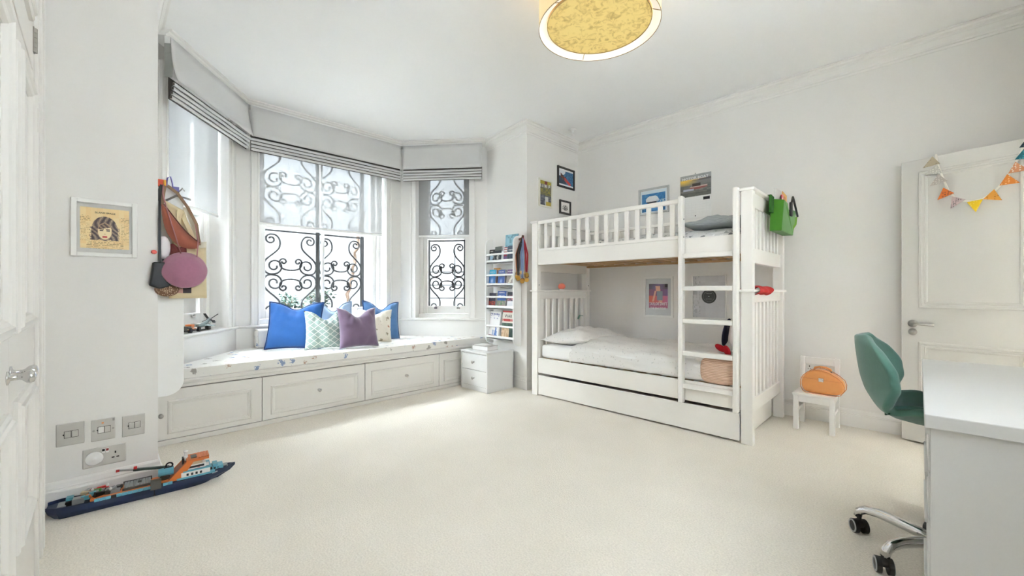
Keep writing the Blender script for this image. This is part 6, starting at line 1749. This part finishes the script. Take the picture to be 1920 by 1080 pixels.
# mauve felt hat hanging by its pink cord
ht = thing('felt_hat', 'mauve felt hat hanging by a pink cord on the left bookcase', 'hat', at(.365, 1.22, .10))
Mh = Mx.Translation((XB + .104, .362, 1.222)) @ Mx.Rotation(R(78), 4, 'Y') @ Mx.Rotation(.0, 4, 'X')
m = MB(); m.lathe([(.0, .060), (.030, .058), (.060, .048), (.080, .028), (.094, .010), (.104, .0), (.109, -.006), (.104, -.008), (.090, .002), (.0, .002)], 40, Mh); ob('crown', m, M_mauve, ht, smooth=True)
m = MB(); m.tube([at(.345, 1.318, .09), at(.318, 1.42, .105), at(.282, 1.56, .104), at(.266, 1.66, .06), at(.272, 1.72, .03)], .0035, 6); m.tube([at(.420, 1.29, .09), at(.425, 1.40, .10), at(.415, 1.50, .07)], .0035, 6); ob('cord', m, M_pink, ht, smooth=True)
# black shoulder bag nearest the room
bg = thing('shoulder_bag', 'small black leather shoulder bag on a long strap, leftmost of the hanging bags', 'bag', at(.255, 1.13, .08))
m = MB()
y0, y1, z0, z1 = .216, .286, 1.125, 1.262
vs = []
for (x, k) in ((XB + .050, 1.0), (XB + .105, .92)):
    vs += [(x, y0 - .012 * k, z0 + .004), (x, y0 + .004, z1), (x, y1 - .006, z1), (x, y1 + .010 * k, z0), (x, (y0 + y1) / 2, z0 - .016)]
m.add(vs, [(0, 1, 2, 3, 4), (9, 8, 7, 6, 5)] + [(i, (i + 1) % 5, 5 + (i + 1) % 5, 5 + i) for i in range(5)]); ob('pouch', m, M_bleather, bg, bevel=.008, seg=3)
m = MB(); m.box(XB + .052, XB + .100, .290, .316, 1.130, 1.250); ob('gusset', m, pm('dark_green_lining', (60, 74, 70), .6), bg, bevel=.006)
m = MB(); strip(m, [at(.252, 1.262, .085), at(.250, 1.45, .09), at(.252, 1.62, .07), at(.262, 1.715, .035)], .012); strip(m, [at(.272, 1.262, .060), at(.246, 1.40, .05), at(.240, 1.60, .04), at(.258, 1.715, .02)], .010); ob('strap', m, M_bleather, bg)
# beaded purse, white soft cap, small pink toy, brown wrap
bp_ = thing('beaded_purse', 'round brown beaded purse hanging under the black shoulder bag', 'purse', at(.28, 1.09, .06))
def beads():
    return dotted('brown_beads', (128, 96, 76), (226, 206, 176), 130, .32)
m = MB(); m.ball((XB + .070, .284, 1.108), .022, .056, .042, 20, 12); ob('purse_body', m, beads(), bp_, smooth=True)
m = MB(); m.tube([at(.262, 1.14, .07), at(.256, 1.25, .034), at(.262, 1.40, .034)], .003, 6); ob('cord', m, M_black, bp_)
cpn = thing('sun_cap', 'crumpled white cap hanging beside the black strap', 'hat', at(.27, 1.34, .05))
m = MB(); m.ball((XB + .055, .272, 1.348), .030, .030, .068, 16, 10); ob('cap', m, M_plush, cpn, smooth=True)
tag(ob('key_charm', MB().ball((XB + .095, .226, 1.318), .010, .013, .012, 12, 8), pm('coral_pompom', (232, 112, 104), .9), smooth=True), 'small coral pompom charm beside the black bag strap', 'charm')
m = MB()
def wrapf(u, v): return at(.295 + .08 * u, 1.28 + .085 * v + .01 * sin(8 * u), .050 + .016 * sin(pi * u) * sin(pi * v) + .006 * sin(17 * u + 9 * v))
m.grid(wrapf, 12, 10); tag(ob('headscarf', m, pm('brown_red_scarf', (126, 66, 64), .8, var=.35, scale=40), smooth=True, solid=.004), 'crumpled dark red patterned scarf between the sling bag and the hat', 'scarf')
